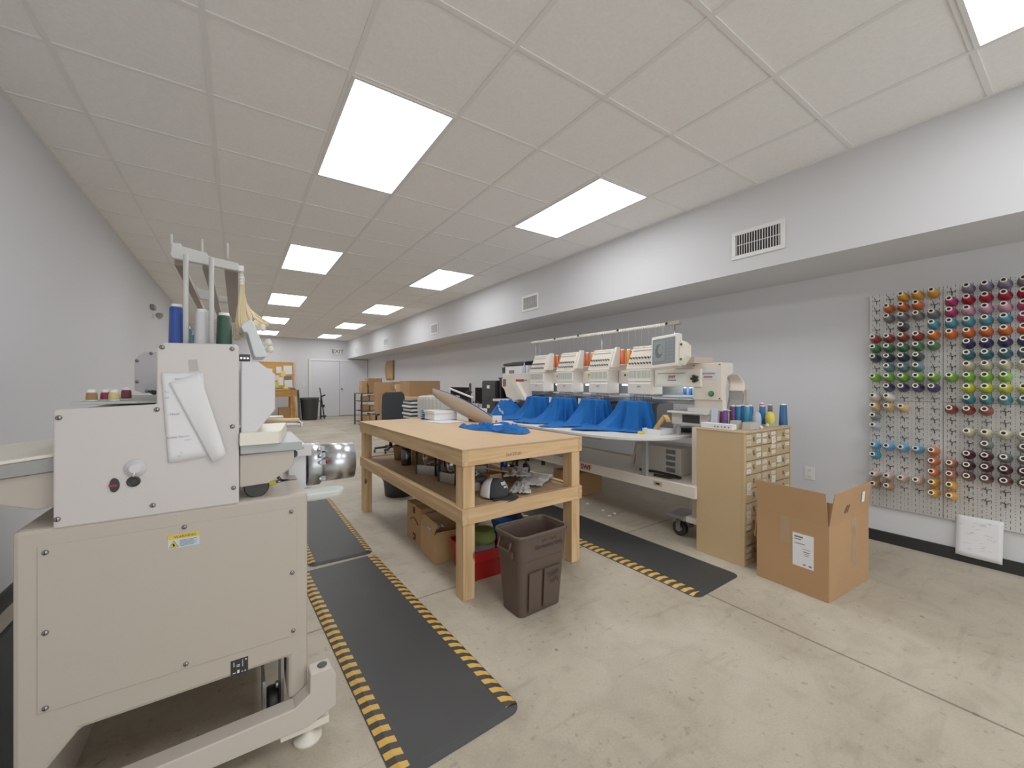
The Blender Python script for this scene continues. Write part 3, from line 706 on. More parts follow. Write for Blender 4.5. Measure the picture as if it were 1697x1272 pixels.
cabcones = [
 ('grape', (92,34,112), 3.089,1.64, 'grape purple thread cone at the front left of the cabinet top', dict(h=0.128,r0=0.0325,r1=0.027)),
 ('plum', (80,30,92), 3.29,1.675, 'darker plum thread cone at the back left of the cabinet top', dict(h=0.15,r0=0.026,r1=0.022)),
 ('teal_blue', (0,116,176), 3.31,1.64, 'teal blue thread cone just right of the purple cones', dict(h=0.15,r0=0.026,r1=0.023)),
 ('navyblue', (0,56,130), 3.43,1.67, 'navy thread cone behind the teal blue cone', dict(h=0.15,r0=0.024,r1=0.021)),
 ('cyan', (28,150,186), 3.3,1.57, 'bright cyan wavy wound thread cone near the cabinet front', dict(h=0.152,r0=0.026,r1=0.02)),
 ('deepblue', (0,84,150), 3.42,1.6, 'deep blue cone between the cyan cone and the pale king spool', dict(h=0.15,r0=0.024,r1=0.02)),
 ('violet', (74,50,110), 3.525,1.66, 'violet thread cone at the back centre of the cabinet top', dict(h=0.15,r0=0.022,r1=0.018)),
 ('paleblue', (176,190,206), 3.27,1.484, 'pale grey blue king spool on a blue base, cabinet front edge', dict(h=0.122,r0=0.03,r1=0.027,core=(150,176,212),king=True)),
 ('oceanblue', (0,98,160), 3.5,1.545, 'ocean blue cone between pale king spool and pink cone', dict(h=0.148,r0=0.024,r1=0.02)),
 ('pink', (214,56,106), 3.52,1.56, 'hot pink thread cone at the back of the cabinet top', dict(h=0.168,r0=0.022,r1=0.017)),
 ('yellow', (226,206,74), 3.45,1.467, 'yellow king spool on a blue base, cabinet front edge', dict(h=0.115,r0=0.034,r1=0.028,core=(150,176,212),king=True)),
 ('charcoal', (96,92,84), 3.525,1.5, 'charcoal grey thread cone near the right end of cabinet', dict(h=0.158,r0=0.019,r1=0.016)),
 ('bluebig', (0,80,138), 3.52,1.404, 'blue thread cone standing alone at the right end of cabinet', dict(h=0.165,r0=0.029,r1=0.024))]
for key, c_, x, y, lab, kw in cabcones: cone(key, c_, (x,y,Zt), lab, G1, **kw)
t = thing('small_parts_tray', 'frosted acrylic tray at the front corner of the cabinet top', 'tray', (3.05,1.42,Zt))
for nm_, (xa,xb,ya,yb,hh_) in {'large':(2.98,3.11,1.395,1.45,.052),'small':(2.97,3.03,1.48,1.53,.060)}.items():
    m = M(); q = .003
    m.box(xa,xb,ya,ya+q,Zt+.001,Zt+hh_); m.box(xa,xb,yb-q,yb,Zt+.001,Zt+hh_); m.box(xa,xa+q,ya+q,yb-q,Zt+.001,Zt+hh_); m.box(xb-q,xb,ya+q,yb-q,Zt+.001,Zt+hh_); m.box(xa+q,xb-q,ya+q,yb-q,Zt+.001,Zt+.004)
    m.build('tray_compartment', mat('frosted_acrylic', (200,196,190), .25, alpha=.75), t)
t = thing('needle_case_box', 'low white box with small print at the left edge of cabinet top', 'box', (2.88,1.57,Zt))
M().box(2.86,2.92,1.46,1.69,Zt+.001,Zt+.040).build('carton_body', PAPER, t, bevel=.002)
m = M()
for k in range(5): m.box(2.8588,2.8598,1.48+.025*k,1.488+.025*k+.004*(k%2),Zt+.014,Zt+.024)
m.build('small_print', mat('label_grey_ink', (110,108,106), .7), t)
t = thing('tag_card', 'pale blue card standing behind the purple cones on the cabinet', 'card', (2.98,1.60,Zt))
M().obox((3.02,1.675,Zt+.072), (.004,.05,.14), (0,R(4),0)).build('card', mat('pale_blue_card', (196,208,228), .7), t)
for k, (x, y) in enumerate(((3.17,1.41),(3.36,1.45))):  # loose white bottle caps on the cabinet top
    o = M().lathe((x,y,Zt+.0005),(0,0,1),[(.014,0),(.014,.008),(.008,.018),(.005,.022)],12).build('spool_adapter', WHITE); tag(o, ['small white cap at the cabinet front edge by the cyan cone', 'small white cap between the two king spools'][k], 'cap', 'white caps on the cabinet')

# ================================================================== PEGBOARD
def peg_mat():
    m = bpy.data.materials.new('slotted_galvanised_steel'); m.use_nodes = True
    N = m.node_tree.nodes; L = m.node_tree.links; b = N['Principled BSDF']
    tc = N.new('ShaderNodeTexCoord'); s = N.new('ShaderNodeSeparateXYZ'); L.new(tc.outputs['Object'], s.inputs[0])
    def mth(op, a, v=None, w=None):
        n = N.new('ShaderNodeMath'); n.operation = op
        for k, q in enumerate((a, v, w)):
            if q is None: continue
            if isinstance(q, (int, float)): n.inputs[k].default_value = q
            else: L.new(q, n.inputs[k])
        return n.outputs[0]
    def cell(out, per, off): # distance from cell centre
        a = mth('ADD', out, off+50*per); a = mth('MODULO', a, per); a = mth('SUBTRACT', a, per/2); return mth('ABSOLUTE', a)
    P = .0406
    y1 = cell(s.outputs[1], P, 0); z1 = cell(s.outputs[2], .038, 0)
    y2 = cell(s.outputs[1], P/1.0, P/2); z2 = cell(s.outputs[2], .019, .0095)
    slot = mth('MULTIPLY', mth('LESS_THAN', y1, .0016), mth('LESS_THAN', z1, .0105))
    hole = mth('LESS_THAN', mth('ADD', mth('POWER', y2, 2), mth('POWER', z2, 2)), .0024**2)
    msk = mth('MAXIMUM', slot, hole)
    n = N.new('ShaderNodeTexNoise'); n.inputs['Scale'].default_value = 2; L.new(tc.outputs['Object'], n.inputs[0])
    cr = N.new('ShaderNodeValToRGB'); e = cr.color_ramp.elements; e[0].position = .35; e[1].position = .65; e[0].color = rgb(186,184,178); e[1].color = rgb(214,215,214)
    L.new(n.outputs[0], cr.inputs[0])
    x = N.new('ShaderNodeMix'); x.data_type = 'RGBA'; L.new(msk, x.inputs[0]); L.new(cr.outputs[0], x.inputs[6]); x.inputs[7].default_value = rgb(52,52,50)
    L.new(x.outputs[2], b.inputs['Base Color'])
    b.inputs['Metallic'].default_value = .35; b.inputs['Roughness'].default_value = .38
    return m
PEGM = peg_mat()
peg = thing('pegboard', 'slotted galvanised steel pegboard covered with thread cones on the right wall', 'pegboard', (XR, .44, .28))
PW = .4065; PH = .8325
for c_ in range(3):
    for r_ in range(2):
        y1 = 1.048-PW*c_; y0 = y1-PW+.003; z1 = 1.942-PH*r_; z0 = z1-PH+.003
        m = M(); m.box(XR-.022,XR-.0195,y0,y1,z0,z1); m.box(XR-.0195,XR-.001,y0,y0+.003,z0,z1); m.box(XR-.0195,XR-.001,y1-.003,y1,z0,z1); m.box(XR-.0195,XR-.001,y0,y1,z0,z0+.003); m.box(XR-.0195,XR-.001,y0,y1,z1-.003,z1)
        m.build('steel_panel', PEGM, peg)
PC = {'mustard':(206,150,40),'rust':(206,96,44),'slate':(110,112,112),'black':(52,56,58),'teal':(60,150,176),'orange':(228,104,36),'maroon':(150,52,44),'green':(62,116,72),'ink':(44,58,66),'bluegrey':(90,122,138),'lime':(112,176,44),'indigo':(50,40,88),'ivory':(206,202,188),'straw':(206,170,112),'silver':(160,164,168),'skyblue':(90,158,206),'sea':(20,128,156),'shell':(196,168,150),'caramel':(160,118,74),'gold':(214,148,34),'copper':(206,108,52),
      'mauve':(124,120,140),'crimson':(160,14,44),'magenta':(184,54,108),'pink':(214,148,172),'petrol':(36,96,108),'sand':(190,178,150),'yellow':(206,206,30),'aqua':(50,134,140),'brick':(130,34,32),'cream':(206,200,170),'ash':(112,118,112),'aubergine':(74,30,42),'umber':(92,58,50),'clay':(178,110,80)}
NAME = {'black':'black','ink':'dark slate'}
PH_ = {  # (panel col, panel row): rows of 5 columns, '-' = empty hook, '.' = nothing
 (0,0): ['- - mustard mustard mustard','- rust rust rust -','- slate slate slate slate','- - black - teal','maroon maroon maroon maroon orange','green green green green green','ink ink ink ink -','- bluegrey bluegrey bluegrey -','lime lime lime lime lime','- indigo indigo indigo indigo','ivory ivory - - -'],
 (0,1): ['straw straw straw - -','slate - - - -','silver - - - -','- - - - -','skyblue skyblue skyblue skyblue copper','sea - - - copper','- - - - copper','shell shell shell shell gold','caramel caramel - - gold','. . . . .','. . . . .'],
 (1,0): ['- mauve mauve mauve mauve','magenta crimson crimson crimson crimson','magenta pink pink pink magenta','teal teal teal teal magenta','orange orange orange orange orange','- indigo indigo indigo indigo','- petrol petrol petrol petrol','- sand sand sand sand','lime lime lime lime -','- yellow yellow yellow yellow','- aqua aqua aqua aqua'],
 (1,1): ['brick brick brick - -','- - - - -','- cream cream cream cream','- - ash - ash','- aubergine aubergine ash ash','clay aubergine aubergine aubergine aubergine','clay umber umber umber umber','gold - - - -','gold - - - -','. . . . .','. . . . .']}
def peg_cone_kit(key):
    def fn():
        tm = mat('wall_thread_'+key, PC[key], .34, bump=.4, bscale=90, stretch=(1,1,14), spec=.6)
        cm = mat('cone_core_cream', (226,220,206), .5)
        a = M(); a.lathe((0,0,.006), (0,0,1), [(.030,0),(.033,.005),(.0335,.018),(.0195,.096),(.0165,.100)], 20)
        b = M(); b.lathe((0,0,0), (0,0,1), [(.030,0),(.031,.005),(.012,.007),(.012,.1005),(.0168,.1005),(.016,.116),(.0105,.116),(.0105,.108)], 18)
        c = M(); c.lathe((0,0,.1085), (0,0,1), [(.0100,0),(.0100,.0045)], 16)
        return [('thread', a.mesh('thread', tm)), ('cone_core', b.mesh('cone_core', cm)), ('hollow', c.mesh('hollow', DARK))]
    return kit('peg_'+key, fn)
def hook_kit():   # local x = up the wall, y = along it, z = off it
    a = M(); a.tube([(0,0,-.002),(0,0,.03),(.004,0,.060),(.012,0,.068)], .0022, 6)
    b = M(); b.tube([(.008,-.016,.004),(.001,-.009,.005),(0,0,.005),(.001,.009,.005),(.008,.016,.004)], .0022, 5); b.tube([(0,0,.005),(-.014,0,.005),(-.026,0,.002)], .0024, 5)
    return [('peg', a.mesh('peg', BLKP)), ('wire_back', b.mesh('wire_back', BLKP))]
on = ['first','second','third','fourth','fifth','sixth','seventh','eighth','ninth','tenth','eleventh']
def cname(k): return {'ink':'dark slate','bluegrey':'blue grey','sea':'dark teal','skyblue':'sky blue'}.get(k, k)
pn = {(0,0):'upper left',(0,1):'lower left',(1,0):'upper right',(1,1):'lower right'}
for (pc, pr), rows in PH_.items():
    for r_, row in enumerate(rows):
        for c_, key in enumerate(row.split()):
            if key == '.': continue
            y = 1.048-PW*pc - (.043+.0800*c_); z = 1.942-PH*pr-.052-.0757*r_
            tilt = R(11)
            # local +Z points off the wall (-X), tipped up
            rot = (Matrix.Rotation(tilt, 3, 'Y') @ Matrix.Rotation(-PI/2, 3, 'Y')).to_euler()
            if key == '-':
                place('peg_hook', kit('hook', hook_kit), 'empty black hook, %s along the %s row of the %s pegboard panel' % (on[c_], on[r_], pn[(pc,pr)]), 'hook', (XR-.0225,y,z), Euler((rot.x,rot.y,rot.z)), 'empty peg hooks on the pegboard')
            else:
                place('thread_cone', peg_cone_kit(key), '%s thread cone, %s along the %s row of the %s pegboard panel' % (cname(key), on[c_], on[r_], pn[(pc,pr)]), 'thread cone', (XR-.0295,y,z), Euler((rot.x,rot.y,rot.z)), 'thread cones hanging on the pegboard')
t = thing('paper_note', 'sheet of faintly printed paper taped under the pegboard near the floor', 'paper', (XR-.024,.475,.05))
m = M(); m.grid(lambda u, v: (XR-.0255-.012*(1-v)**2-.004*math.sin(u*5), .582-.21*u-.005*v, .055+.275*v-.006*u*(1-v)), 8, 8); m.build('sheet', PAPER, t, solid=.0008)
random.seed(3)
m = M()
for k in range(34):
    u = random.random()*.75+.08; v = random.random()*.75+.15; yy = .582-.21*u; zz = .055+.275*v
    m.box(XR-.0275-.012*(1-v)**2-.004*math.sin(u*5), XR-.0265-.012*(1-v)**2-.004*math.sin(u*5), yy-.012, yy+.004, zz, zz+.0025)
m.build('printed_marks', mat('faint_print', (192,190,190), .8), t)

# ================================================================== LEFT EMBROIDERY MACHINE (foreground, seen end on)
em = thing('embroidery_machine', 'large beige embroidery machine seen end on, filling the left foreground', 'embroidery machine', (-.14, 2.4, 0))
Y0 = 1.60; Y1 = 3.35
# lower cabinet, cut out at the floor
m = M()
m.prism([(-.486,.86),(-.486,.0),(-.43,.0),(-.43,.20),(-.36,.288),(.146,.292),(.146,.14),(.208,.14),(.208,.86)], 'y', Y0, Y1)
m.build('lower_cabinet', BEIGE_SHADED, em, bevel=.012)
m = M(); m.box(-.440,.172,Y0-.003,Y0-.0002,.366,.812); o = m.build('access_panel', BEIGE_SHADED, em, bevel=.0015)
def screws(parent, pts, y, r=.0072):
    for (x, z) in pts:
        m = M(); m.lathe((x,y,z),(0,-1,0),[(r,0),(r,.0015),(r*.75,.0045),(r*.25,.006)],12); m.box(x-.0008,x+.0008,y-.0064,y-.004,z-r*.6,z+r*.6,1); m.build('screw', [STEEL, DARK], parent)
screws(em, [(-.425,.795),(-.135,.805),(.156,.80),(-.425,.580),(.159,.586),(-.425,.378),(-.131,.381),(.162,.383)], Y0-.003)
# warning sticker
st = M().box(-.174,-.098,Y0-.0012,Y0-.0001,.7465,.784)
st = M().box(-.174,-.098,Y0-.0042,Y0-.0032,.745,.785).build('warning_sticker', mat('sticker_blue_white', (190,204,216), .5), em)
M().box(-.174,-.098,Y0-.0047,Y0-.0042,.772,.785).build('yellow_header', mat('caution_yellow', (226,186,30), .5), st)
text('WARNING', .011, INK, st, TM((-.133,Y0-.005,.7785),(0,-1,0)), 'lettering', .0002)
m = M(); m.add([(-.170,Y0-.0048,.749),(-.150,Y0-.0048,.749),(-.160,Y0-.0048,.767)],[(0,1,2)]); m.build('hazard_triangle', mat('caution_yellow', (226,186,30)), st)
m = M(); 
m.add([(-.1715,Y0-.0045,.748),(-.1485,Y0-.0045,.748),(-.160,Y0-.0045,.7692)],[(0,1,2)]); m.box(-.162,-.158,Y0-.0052,Y0-.0048,.751,.760); m.obox((-.160,Y0-.005,.756),(.009,.0004,.002),(0,R(40),0)); m.build('hazard_symbol', INK, st)
m = M()
for k in range(6): m.box(-.146,-.104-.008*(k%2),Y0-.0046,Y0-.0042,.766-.0034*k,.7675-.0034*k)
m.build('fine_print', mat('print_blue', (90,110,130), .7), st)
st = M().box(-.018,.030,Y0-.0012,Y0-.0001,.292,.343).build('black_plate', INK, em, bevel=.0005)
m = M()
for (x0,x1,z0,z1) in [(-.010,-.008,.322,.336),(-.002,.007,.324,.326),(-.002,.007,.319,.321),(-.012,-.004,.300,.302),(.0,.006,.298,.308),(.014,.0155,.316,.338),(.022,.026,.334,.338),(.012,.015,.298,.301),(.020,.024,.298,.301)]: m.box(x0,x1,Y0-.0017,Y0-.0012,z0,z1)
m.build('plate_marks', WHITE, st)
# upper housing: L shaped side panel
m = M(); m.prism([(-.411,.855),(-.411,1.172),(-.405,1.178),(-.200,1.186),(-.200,1.355),(-.186,1.371),(-.006,1.376),(.005,1.368),(.005,.855)], 'y', Y0-.004, Y0+.012)
m.build('end_panel', mat('machine_beige_half_lit', (200,194,190), .35, bump=.05, bscale=400), em, bevel=.005)  # same enamel again, toned midway between the lit and shaded colours
m = M(); m.prism([(-.406,.861),(-.406,1.170),(-.195,1.178),(-.195,1.352),(.0,1.358),(.0,.861)], 'y', Y0+.0125, Y1)
m.build('upper_housing', BEIGE_LIT, em, bevel=.003)
screws(em, [(-.400,1.155),(-.403,.880),(-.208,.885),(-.010,.908),(-.013,1.108),(-.199,1.170),(-.187,1.357),(-.014,1.36)], Y0-.004)
t_ = M().lathe((-.246,Y0-.004,1.000),(0,-1,0),[(.026,0),(.026,.003),(.016,.004),(.014,.012),(.011,.013)],20).build('round_cover', BEIGE_LIT, em)
t_ = M().lathe((-.250,Y0-.004,.962),(0,-1,0),[(.0155,0),(.0155,.004),(.010,.005),(.010,.001)],20).build('black_grommet', BLKP, em)
M().tube([(-.25,Y0-.012,.978),(-.247,Y0-.016,.986),(-.245,Y0-.012,.993)],.0025,6).build('tie', WHITE, em)
sw = M().lathe((-.294,Y0-.0045,.957),(0,-1,0),[(.0,0),(.0108,.0005),(.0108,.003)],16)
sw.v = [Vector((v.x+.004*(1-((v.z-.957)/.02)**2) , v.y, .957+(v.z-.957)*1.9)) for v in sw.v]; swp = sw.build('rocker_switch', BLKP, em)
M().box(-.302,-.284,Y0-.011,Y0-.0085,.954,.960).build('red_mark', REDM, swp)
# taped note
nt = thing('paper_note', 'white notes sheet with faint handwriting, corner folded over, taped to the machine end', 'paper', (-.11, Y0-.01, 1.0))
m = M(); yy = Y0-.0075
m.grid(lambda u, v: (-.188+.10*u+.004*(1-v)+ (.012*(1-v)), yy-.001-.004*math.sin(PI*u)*(1-v), 1.008+.272*v+.012*u*(1-v)), 10, 10); m.build('sheet', PAPER, nt, solid=.0008)
P = [(-.178,1.236),(-.102,1.280),(-.098,1.268),(-.028,1.028),(-.066,.998)]
def fold(u, v):
    # long flap hanging from the top, curling at the right edge
    ax, az = -.170+.100*(1-v)*1.05, 1.250-.252*(1-v)
    bx_, bz = -.098+.070*(1-v)+0.012*math.sin(PI*(1-v))*0, 1.282-.258*(1-v)
    return (ax+(bx_-ax)*u, yy-.006-.016*math.sin(PI*u*.8)*(1-v)-.004*(1-v), az+(bz-az)*u)
m = M(); m.grid(fold, 10, 12); m.build('folded_flap', PAPER, nt, solid=.0008)
M().obox((-.112,yy+.0005,1.305),(.020,.0012,.034),(0,R(-6),0)).build('grey_tape', mat('grey_tape', (176,172,168), .6), nt)
PEN = mat('pencil_writing', (150,152,166), .8)
for (s_, x, z, k) in (('Notes', -.145,1.262,.009),('To',-.176,1.222,.010),('Call',-.176,1.205,.008),('- Need',-.160,1.155,.010),('Bobbin Blacker',-.148,1.085,.009),('color',-.125,1.075,.008),('Let it dry',-.128,1.038,.009),('working area',-.13,1.028,.008)):
    text(s_, k, PEN, nt, TM((x,yy-.0045,z),(0,-1,0),R(3)), 'handwriting', .0001)
# pantograph / hoop arm side: head end cover (faces +X)
m = M(); m.prism([(.010,1.321),(.058,1.321),(.108,1.280),(.108,1.158),(.047,1.075),(.010,1.070)], 'y', Y0+.005, Y0+.20)
m.build('head_cover', BEIGE_LIT, em, bevel=.004)
m = M()
for k in range(3): m.prism([(.010,1.321),(.058,1.321),(.105,1.280),(.105,1.16),(.047,1.078),(.010,1.072)], 'y', Y0+.62+.4*k, Y0+.75+.4*k)
m.build('rear_head_cover', BEIGE_LIT, em, bevel=.004)
M().box(.004,.036,Y0+.01,Y0+.05,1.323,1.345).build('connector', BLKP, em, bevel=.002)
m = M()
for k in range(3): m.lathe((.011+.009*k,Y0+.009,1.332),(0,-1,0),[(.003,0),(.003,.002)],8)
m.build('connector_pins', CHROME, em)
# tension unit: leaning plate with knobs
tu = M(); 
tu.prism([(.016,1.464),(.010,1.452),(.018,1.432),(.030,1.432),(.050,1.350),(.054,1.343),(.088,1.345),(.092,1.352),(.047,1.476),(.038,1.480)], 'y', 1.74, 1.98)
tup = tu.build('tension_unit', mat('unit_grey_white', (206,212,212), .4), em, bevel=.004)
for (x, z) in ((.070,1.452),(.090,1.398),(.096,1.372)):
    M().lathe((x-.008,1.80,z),(.9,0,.35),[(.0075,0),(.0075,.010),(.013,.011),(.013,.026),(.010,.028)],14).build('tension_knob', CREAM, tup)
m = M(); m.tube([(.045,1.8,1.479),(.052,1.8,1.49),(.05,1.82,1.5)],.003,6); m.build('thread_guide', STEEL, tup)
# needle mechanism below the head cover, hoop arms further back
m = M(); random.seed(9)
for k in range(14):
    y = 1.95+.09*k; m.cyl((.06+random.uniform(-.01,.02),y,1.13),(.06+random.uniform(-.01,.02),y,1.04),.005); m.obox((.085,y,1.09+random.uniform(-.02,.02)),(.03,.02,.02),(0,R(30),0))
m.build('needle_mechanism', STEEL, em)
m = M(); m.box(.0,.335,2.85,3.05,.972,.982); m.box(.0,.33,2.84,2.856,.982,.995); m.box(.33,.345,2.84,3.05,.972,1.0)
m.build('rear_arm', ALU, em, bevel=.003)
M().cyl((.13,2.92,1.013),(.33,2.92,1.008),.016,n=12).build('tan_roller', mat('tan_roller', (206,176,130), .5), em)
M().box(.12,.25,3.02,3.12,1.02,1.03).build('glass_plate', mat('pale_green_plate', (190,204,200), .3), em)
# box like drawer block resting on the arm, then the arm itself
m = M(); m.prism([(.006,1.58),(.116,1.58),(.126,1.60),(.168,1.90),(.006,1.90)], 'z', 1.0435, 1.086)
m.build('foam_block', CREAM, em, bevel=.003)
m = M(); m.box(.008,.190,Y0-.005,1.95,1.014,1.043); m.box(.16,.205,1.66,1.93,1.005,1.016)
m.build('table_edge', mat('table_edge_grey', (160,166,166), .4), em, bevel=.003)
m = M(); m.prism([(.006,1.010),(.166,1.013),(.166,.962),(.150,.945),(.090,.906),(.006,.903)], 'y', Y0+.01, 1.93)
m.build('arm_housing', BEIGE_SHADED, em, bevel=.004)
M().lathe((.172,1.70,.985),(1,0,0),[(.012,0),(.014,.006),(.008,.014)],12).build('arm_knob', DGREY, em)
M().lathe((.055,Y0+.03,.895),(0,1,0),[(.034,0),(.038,.006),(.038,.03),(.034,.036)],22).build('motor_wheel', BLKP, em)
# cap driver: plate, ring, chrome cylinder
m = M(); m.box(.178,.245,1.93,2.10,.785,.985); m.box(.185,.262,1.90,1.93,.94,.99); m.build('driver_plate', BEIGE_LIT, em, bevel=.004)
m = M(); m.lathe((.255,2.02,.882),(1,0,0),[(.088,0),(.092,.004),(.092,.05),(.088,.055),(.083,.056),(.083,.02)],36, cap=False); m.build('driver_ring', ALU, em, solid=.004)
m = M()
for (dy, dz) in ((-.085,.05),(-.093,.02),(-.09,-.05),(-.06,.075)):
    m.lathe((.30,2.02+dy,.882+dz),(0,-1,.1),[(.008,0),(.008,.008),(.005,.012)],8); m.obox((.312,2.02+dy,.882+dz),(.018,.008,.02))
m.build('clamp_screws', STEEL, em)
M().lathe((.322,1.93,.905),(1,-.3,0),[(.007,0),(.007,.012)],10).build('red_knob', REDM, em)
m = M(); m.lathe((.312,2.02,.884),(1,0,0),[(.084,0),(.084,.1405)],64); m.build('chrome_cylinder', mat('satin_chrome', (206,208,212), .3, metal=1), em)
# lower white tray
m = M(); m.loft([rrect(.27,1.83,.20,.10,.045,.780), rrect(.27,1.83,.21,.11,.05,.806)]); m.build('lower_tray', mat('pale_green_tray', (206,212,206), .4), em, bevel=.003)
M().box(.15,.26,1.86,1.94,.775,.80).build('tray_bracket', BEIGE_LIT, em)
# base beam with levelling foot
m = M(); m.prism([(-.50,.07),(-.50,.135),(.16,.150),(.206,.180),(.208,.245),(.275,.246),(.291,.215),(.291,.105),(.20,.07)], 'y', 1.535, 1.598); m.build('base_beam', mat('beam_enamel', (196,186,174), .4), em, bevel=.004)
M().lathe((.250,1.566,.247),(0,0,1),[(.016,0),(.016,.0015),(.012,.002)],20).build('foot_cap', DGREY, em)
m = M(); m.box(.12,.27,1.55,1.60,.045,.07); m.lathe((.205,1.575,.0),(0,0,1),[(.045,0),(.045,.012),(.02,.02),(.012,.045)],20); m.build('levelling_foot', CREAM, em)
m = M(); m.lathe((.09,1.72,.068),(1,0,0),[(.060,0),(.064,.008),(.064,.03),(.060,.036)],26); m.build('caster_wheel', BLKP, em)
m = M(); m.box(.130,.139,1.66,1.78,.06,.285); m.box(.074,.082,1.66,1.78,.06,.20); m.lathe((.125,1.72,.10),(-1,0,0),[(.012,0),(.012,.01)],8); m.lathe((.125,1.70,.15),(-1,0,0),[(.012,0),(.012,.01)],8); m.build('caster_fork', ALU, em)
# thread rack above
for y in (1.75, 2.50, 3.25):
    m = M(); m.prism([(-.178,1.715),(-.183,1.675),(-.176,1.664),(.0,1.650),(.004,1.655),(.004,1.676),(-.085,1.688),(-.085,1.697),(-.155,1.708),(-.155,1.716)], 'y', y-.012, y+.012)
    cb_ = m.build('rack_crossbar', RACK, em, bevel=.002)
    for x in (-.181,-.10,-.028): M().cyl((x,y,1.69),(x,y,1.745),.0035,n=6).build('guide_pin', RACK, cb_)

for x, w_ in ((-.163,.012),(-.088,.012),(-.018,.02)):
    M().box(x-w_,x+w_,1.765,3.235,1.648,1.668).build('rack_rail', mat('rail_brown', (128,112,94), .5), em)
for (x, y, r) in ((-.140,1.70,.0075),(-.072,1.70,.0075),(-.140,3.2,.0075),(-.072,3.2,.0075)):
    M().cyl((x,y,1.36),(x,y,1.672),r,n=12).build('rack_post', RACK, em)
m = M()
for k in range(6): m.cyl((.006,1.78,1.668-.011*k),(.018,1.78,1.668-.011*k),.006,n=8)
m.box(.002,.02,1.76,1.80,1.655,1.675); m.build('tube_holder', WHITE, em)
for k in range(34):
    q = k/33; ys = 1.78+.60*q
    a0 = Vector((.012+.004*(k%3), ys, 1.655-.004*(k%4)))
    b0 = Vector((.018+.115*q, 1.83+.50*q, 1.435+.10*q+.01*(k%2)))
    pts = []
    for j in range(13):
        u = j/12; p = a0.lerp(b0, u); sg = math.sin(PI*u); lo_ = math.sin(PI*u**1.6)
        pts.append((p.x-(.010+.010*(k%3))*lo_*(1.15-q), p.y+.02*sg, p.z-lo_*(.020+.014*((k*7)%5))*(1.15-q)))
    M().tube(pts, .0045, 6).build('thread_tube', TUBEM, em)
# step trays
M().box(-.40,-.20,1.68,2.5,1.186,1.194).build('spool_tray', mat('tray_grey_green', (176,182,178), .45), em, bevel=.002)
# second unit's end cap further back
m = M(); m.prism([(-.405,1.215),(-.405,1.365),(-.372,1.400),(-.30,1.400),(-.30,1.200),(-.375,1.200)], 'y', 2.6, 2.75); cp = m.build('rear_unit_cap', BEIGE_LIT, em, bevel=.004)
screws(cp, [(-.345,1.392),(-.395,1.355),(-.396,1.255),(-.36,1.21)], 2.598, .008)
m = M(); m.obox((-.318,2.59,1.205),(.05,.03,.012),(0,R(10),0)); m.tube([(-.35,2.58,1.21),(-.33,2.57,1.195),(-.31,2.57,1.212),(-.30,2.57,1.225)],.006,6); m.build('black_clip', BLKP, em)
# left side table belonging to the machine
m = M(); m.add([(-.418,1.63,1.055),(-1.0,1.63,.985),(-1.0,2.1,1.00),(-.418,2.1,1.068),(-.418,1.63,1.045),(-1.0,1.63,.975),(-1.0,2.1,.99),(-.418,2.1,1.045)], [(0,1,2,3),(4,7,6,5),(0,4,5,1),(1,5,6,2),(2,6,7,3),(3,7,4,0)]); m.build('side_table_flap', CREAM, em, bevel=.003)
m = M(); m.prism([(-.418,1.044),(-.418,1.006),(-1.0,.950),(-1.0,.974)], 'y', 1.635, 2.08); m.build('side_table_edge', GREYM, em)
m = M(); m.prism([(-.418,1.003),(-.418,.905),(-.455,.900),(-.52,.925),(-1.0,.90),(-1.0,.946)], 'y', 1.65, 2.05); m.build('side_table_panel', BEIGE_SHADED, em, bevel=.003)

GC = 'tall thread cones on the left machine rack'
cone('royal', (0,62,150), (-.167,1.745,1.372), 'royal blue thread cone at the left on top of foreground machine', GC, h=.135, r0=.022, r1=.0195)
cone('whitethr', (214,214,216), (-.101,1.745,1.372), 'white thread cone between the rack posts on foreground machine', GC, h=.125, r0=.0225, r1=.018)
cone('forest', (24,66,48), (-.038,1.745,1.372), 'dark green thread cone at the right on top of foreground machine', GC, h=.118, r0=.0235, r1=.021)
for k, (key, c_, x, y, h_) in enumerate([('turq',(0,120,140),-.167,1.84,.12),('turq',(0,120,140),-.167,1.94,.115),('turq',(0,120,140),-.167,2.06,.11),('denim',(50,64,110),-.150,2.30,.11),('rose',(150,60,76),-.101,1.86,.115),('rose',(150,60,76),-.101,1.96,.11),('smoke',(96,90,100),-.038,1.86,.11),('smoke',(96,90,100),-.038,1.97,.10)]):
    lab = ['nearest turquoise cone behind the royal blue one','middle turquoise cone behind the royal blue one','farthest turquoise cone behind the royal blue one','denim blue cone seen right of the left rack post','nearer rose cone behind the white cone','farther rose cone behind the white cone','nearer smoke grey cone behind the dark green one','farther smoke grey cone behind the dark green one'][k]
    cone(key+str(int(h_*1000)), c_, (x,y,1.359), lab, GC, h=h_, r0=.021, r1=.017)
GS = 'short spools on the low step of the left machine'
for key, c_, x, y, lab in [('bronze',(158,116,62),-.363,1.72,'bronze brown short spool, leftmost on the low step of the machine'),('wine',(140,24,56),-.336,1.74,'wine red short spool second on the low step'),('butter',(214,196,128),-.312,1.71,'pale yellow short spool third on the low step'),('burgundy',(110,14,44),-.300,1.80,'dark red short spool rightmost on the low step')]:
    cone(key, c_, (x,y,1.1945), lab, GS, h=.036 if key=='burgundy' else .03, r0=.0135, r1=.0125)
pl = thing('pliers', 'yellow handled needle nose pliers on the lower cabinet of the foreground machine', 'pliers', (.13,1.70,.861))
YEL = mat('yellow_grip', (214,196,30), .45)
M().tube([(.060,1.69,.872),(.085,1.69,.885),(.115,1.69,.891)],.006,8).build('grip', YEL, pl)
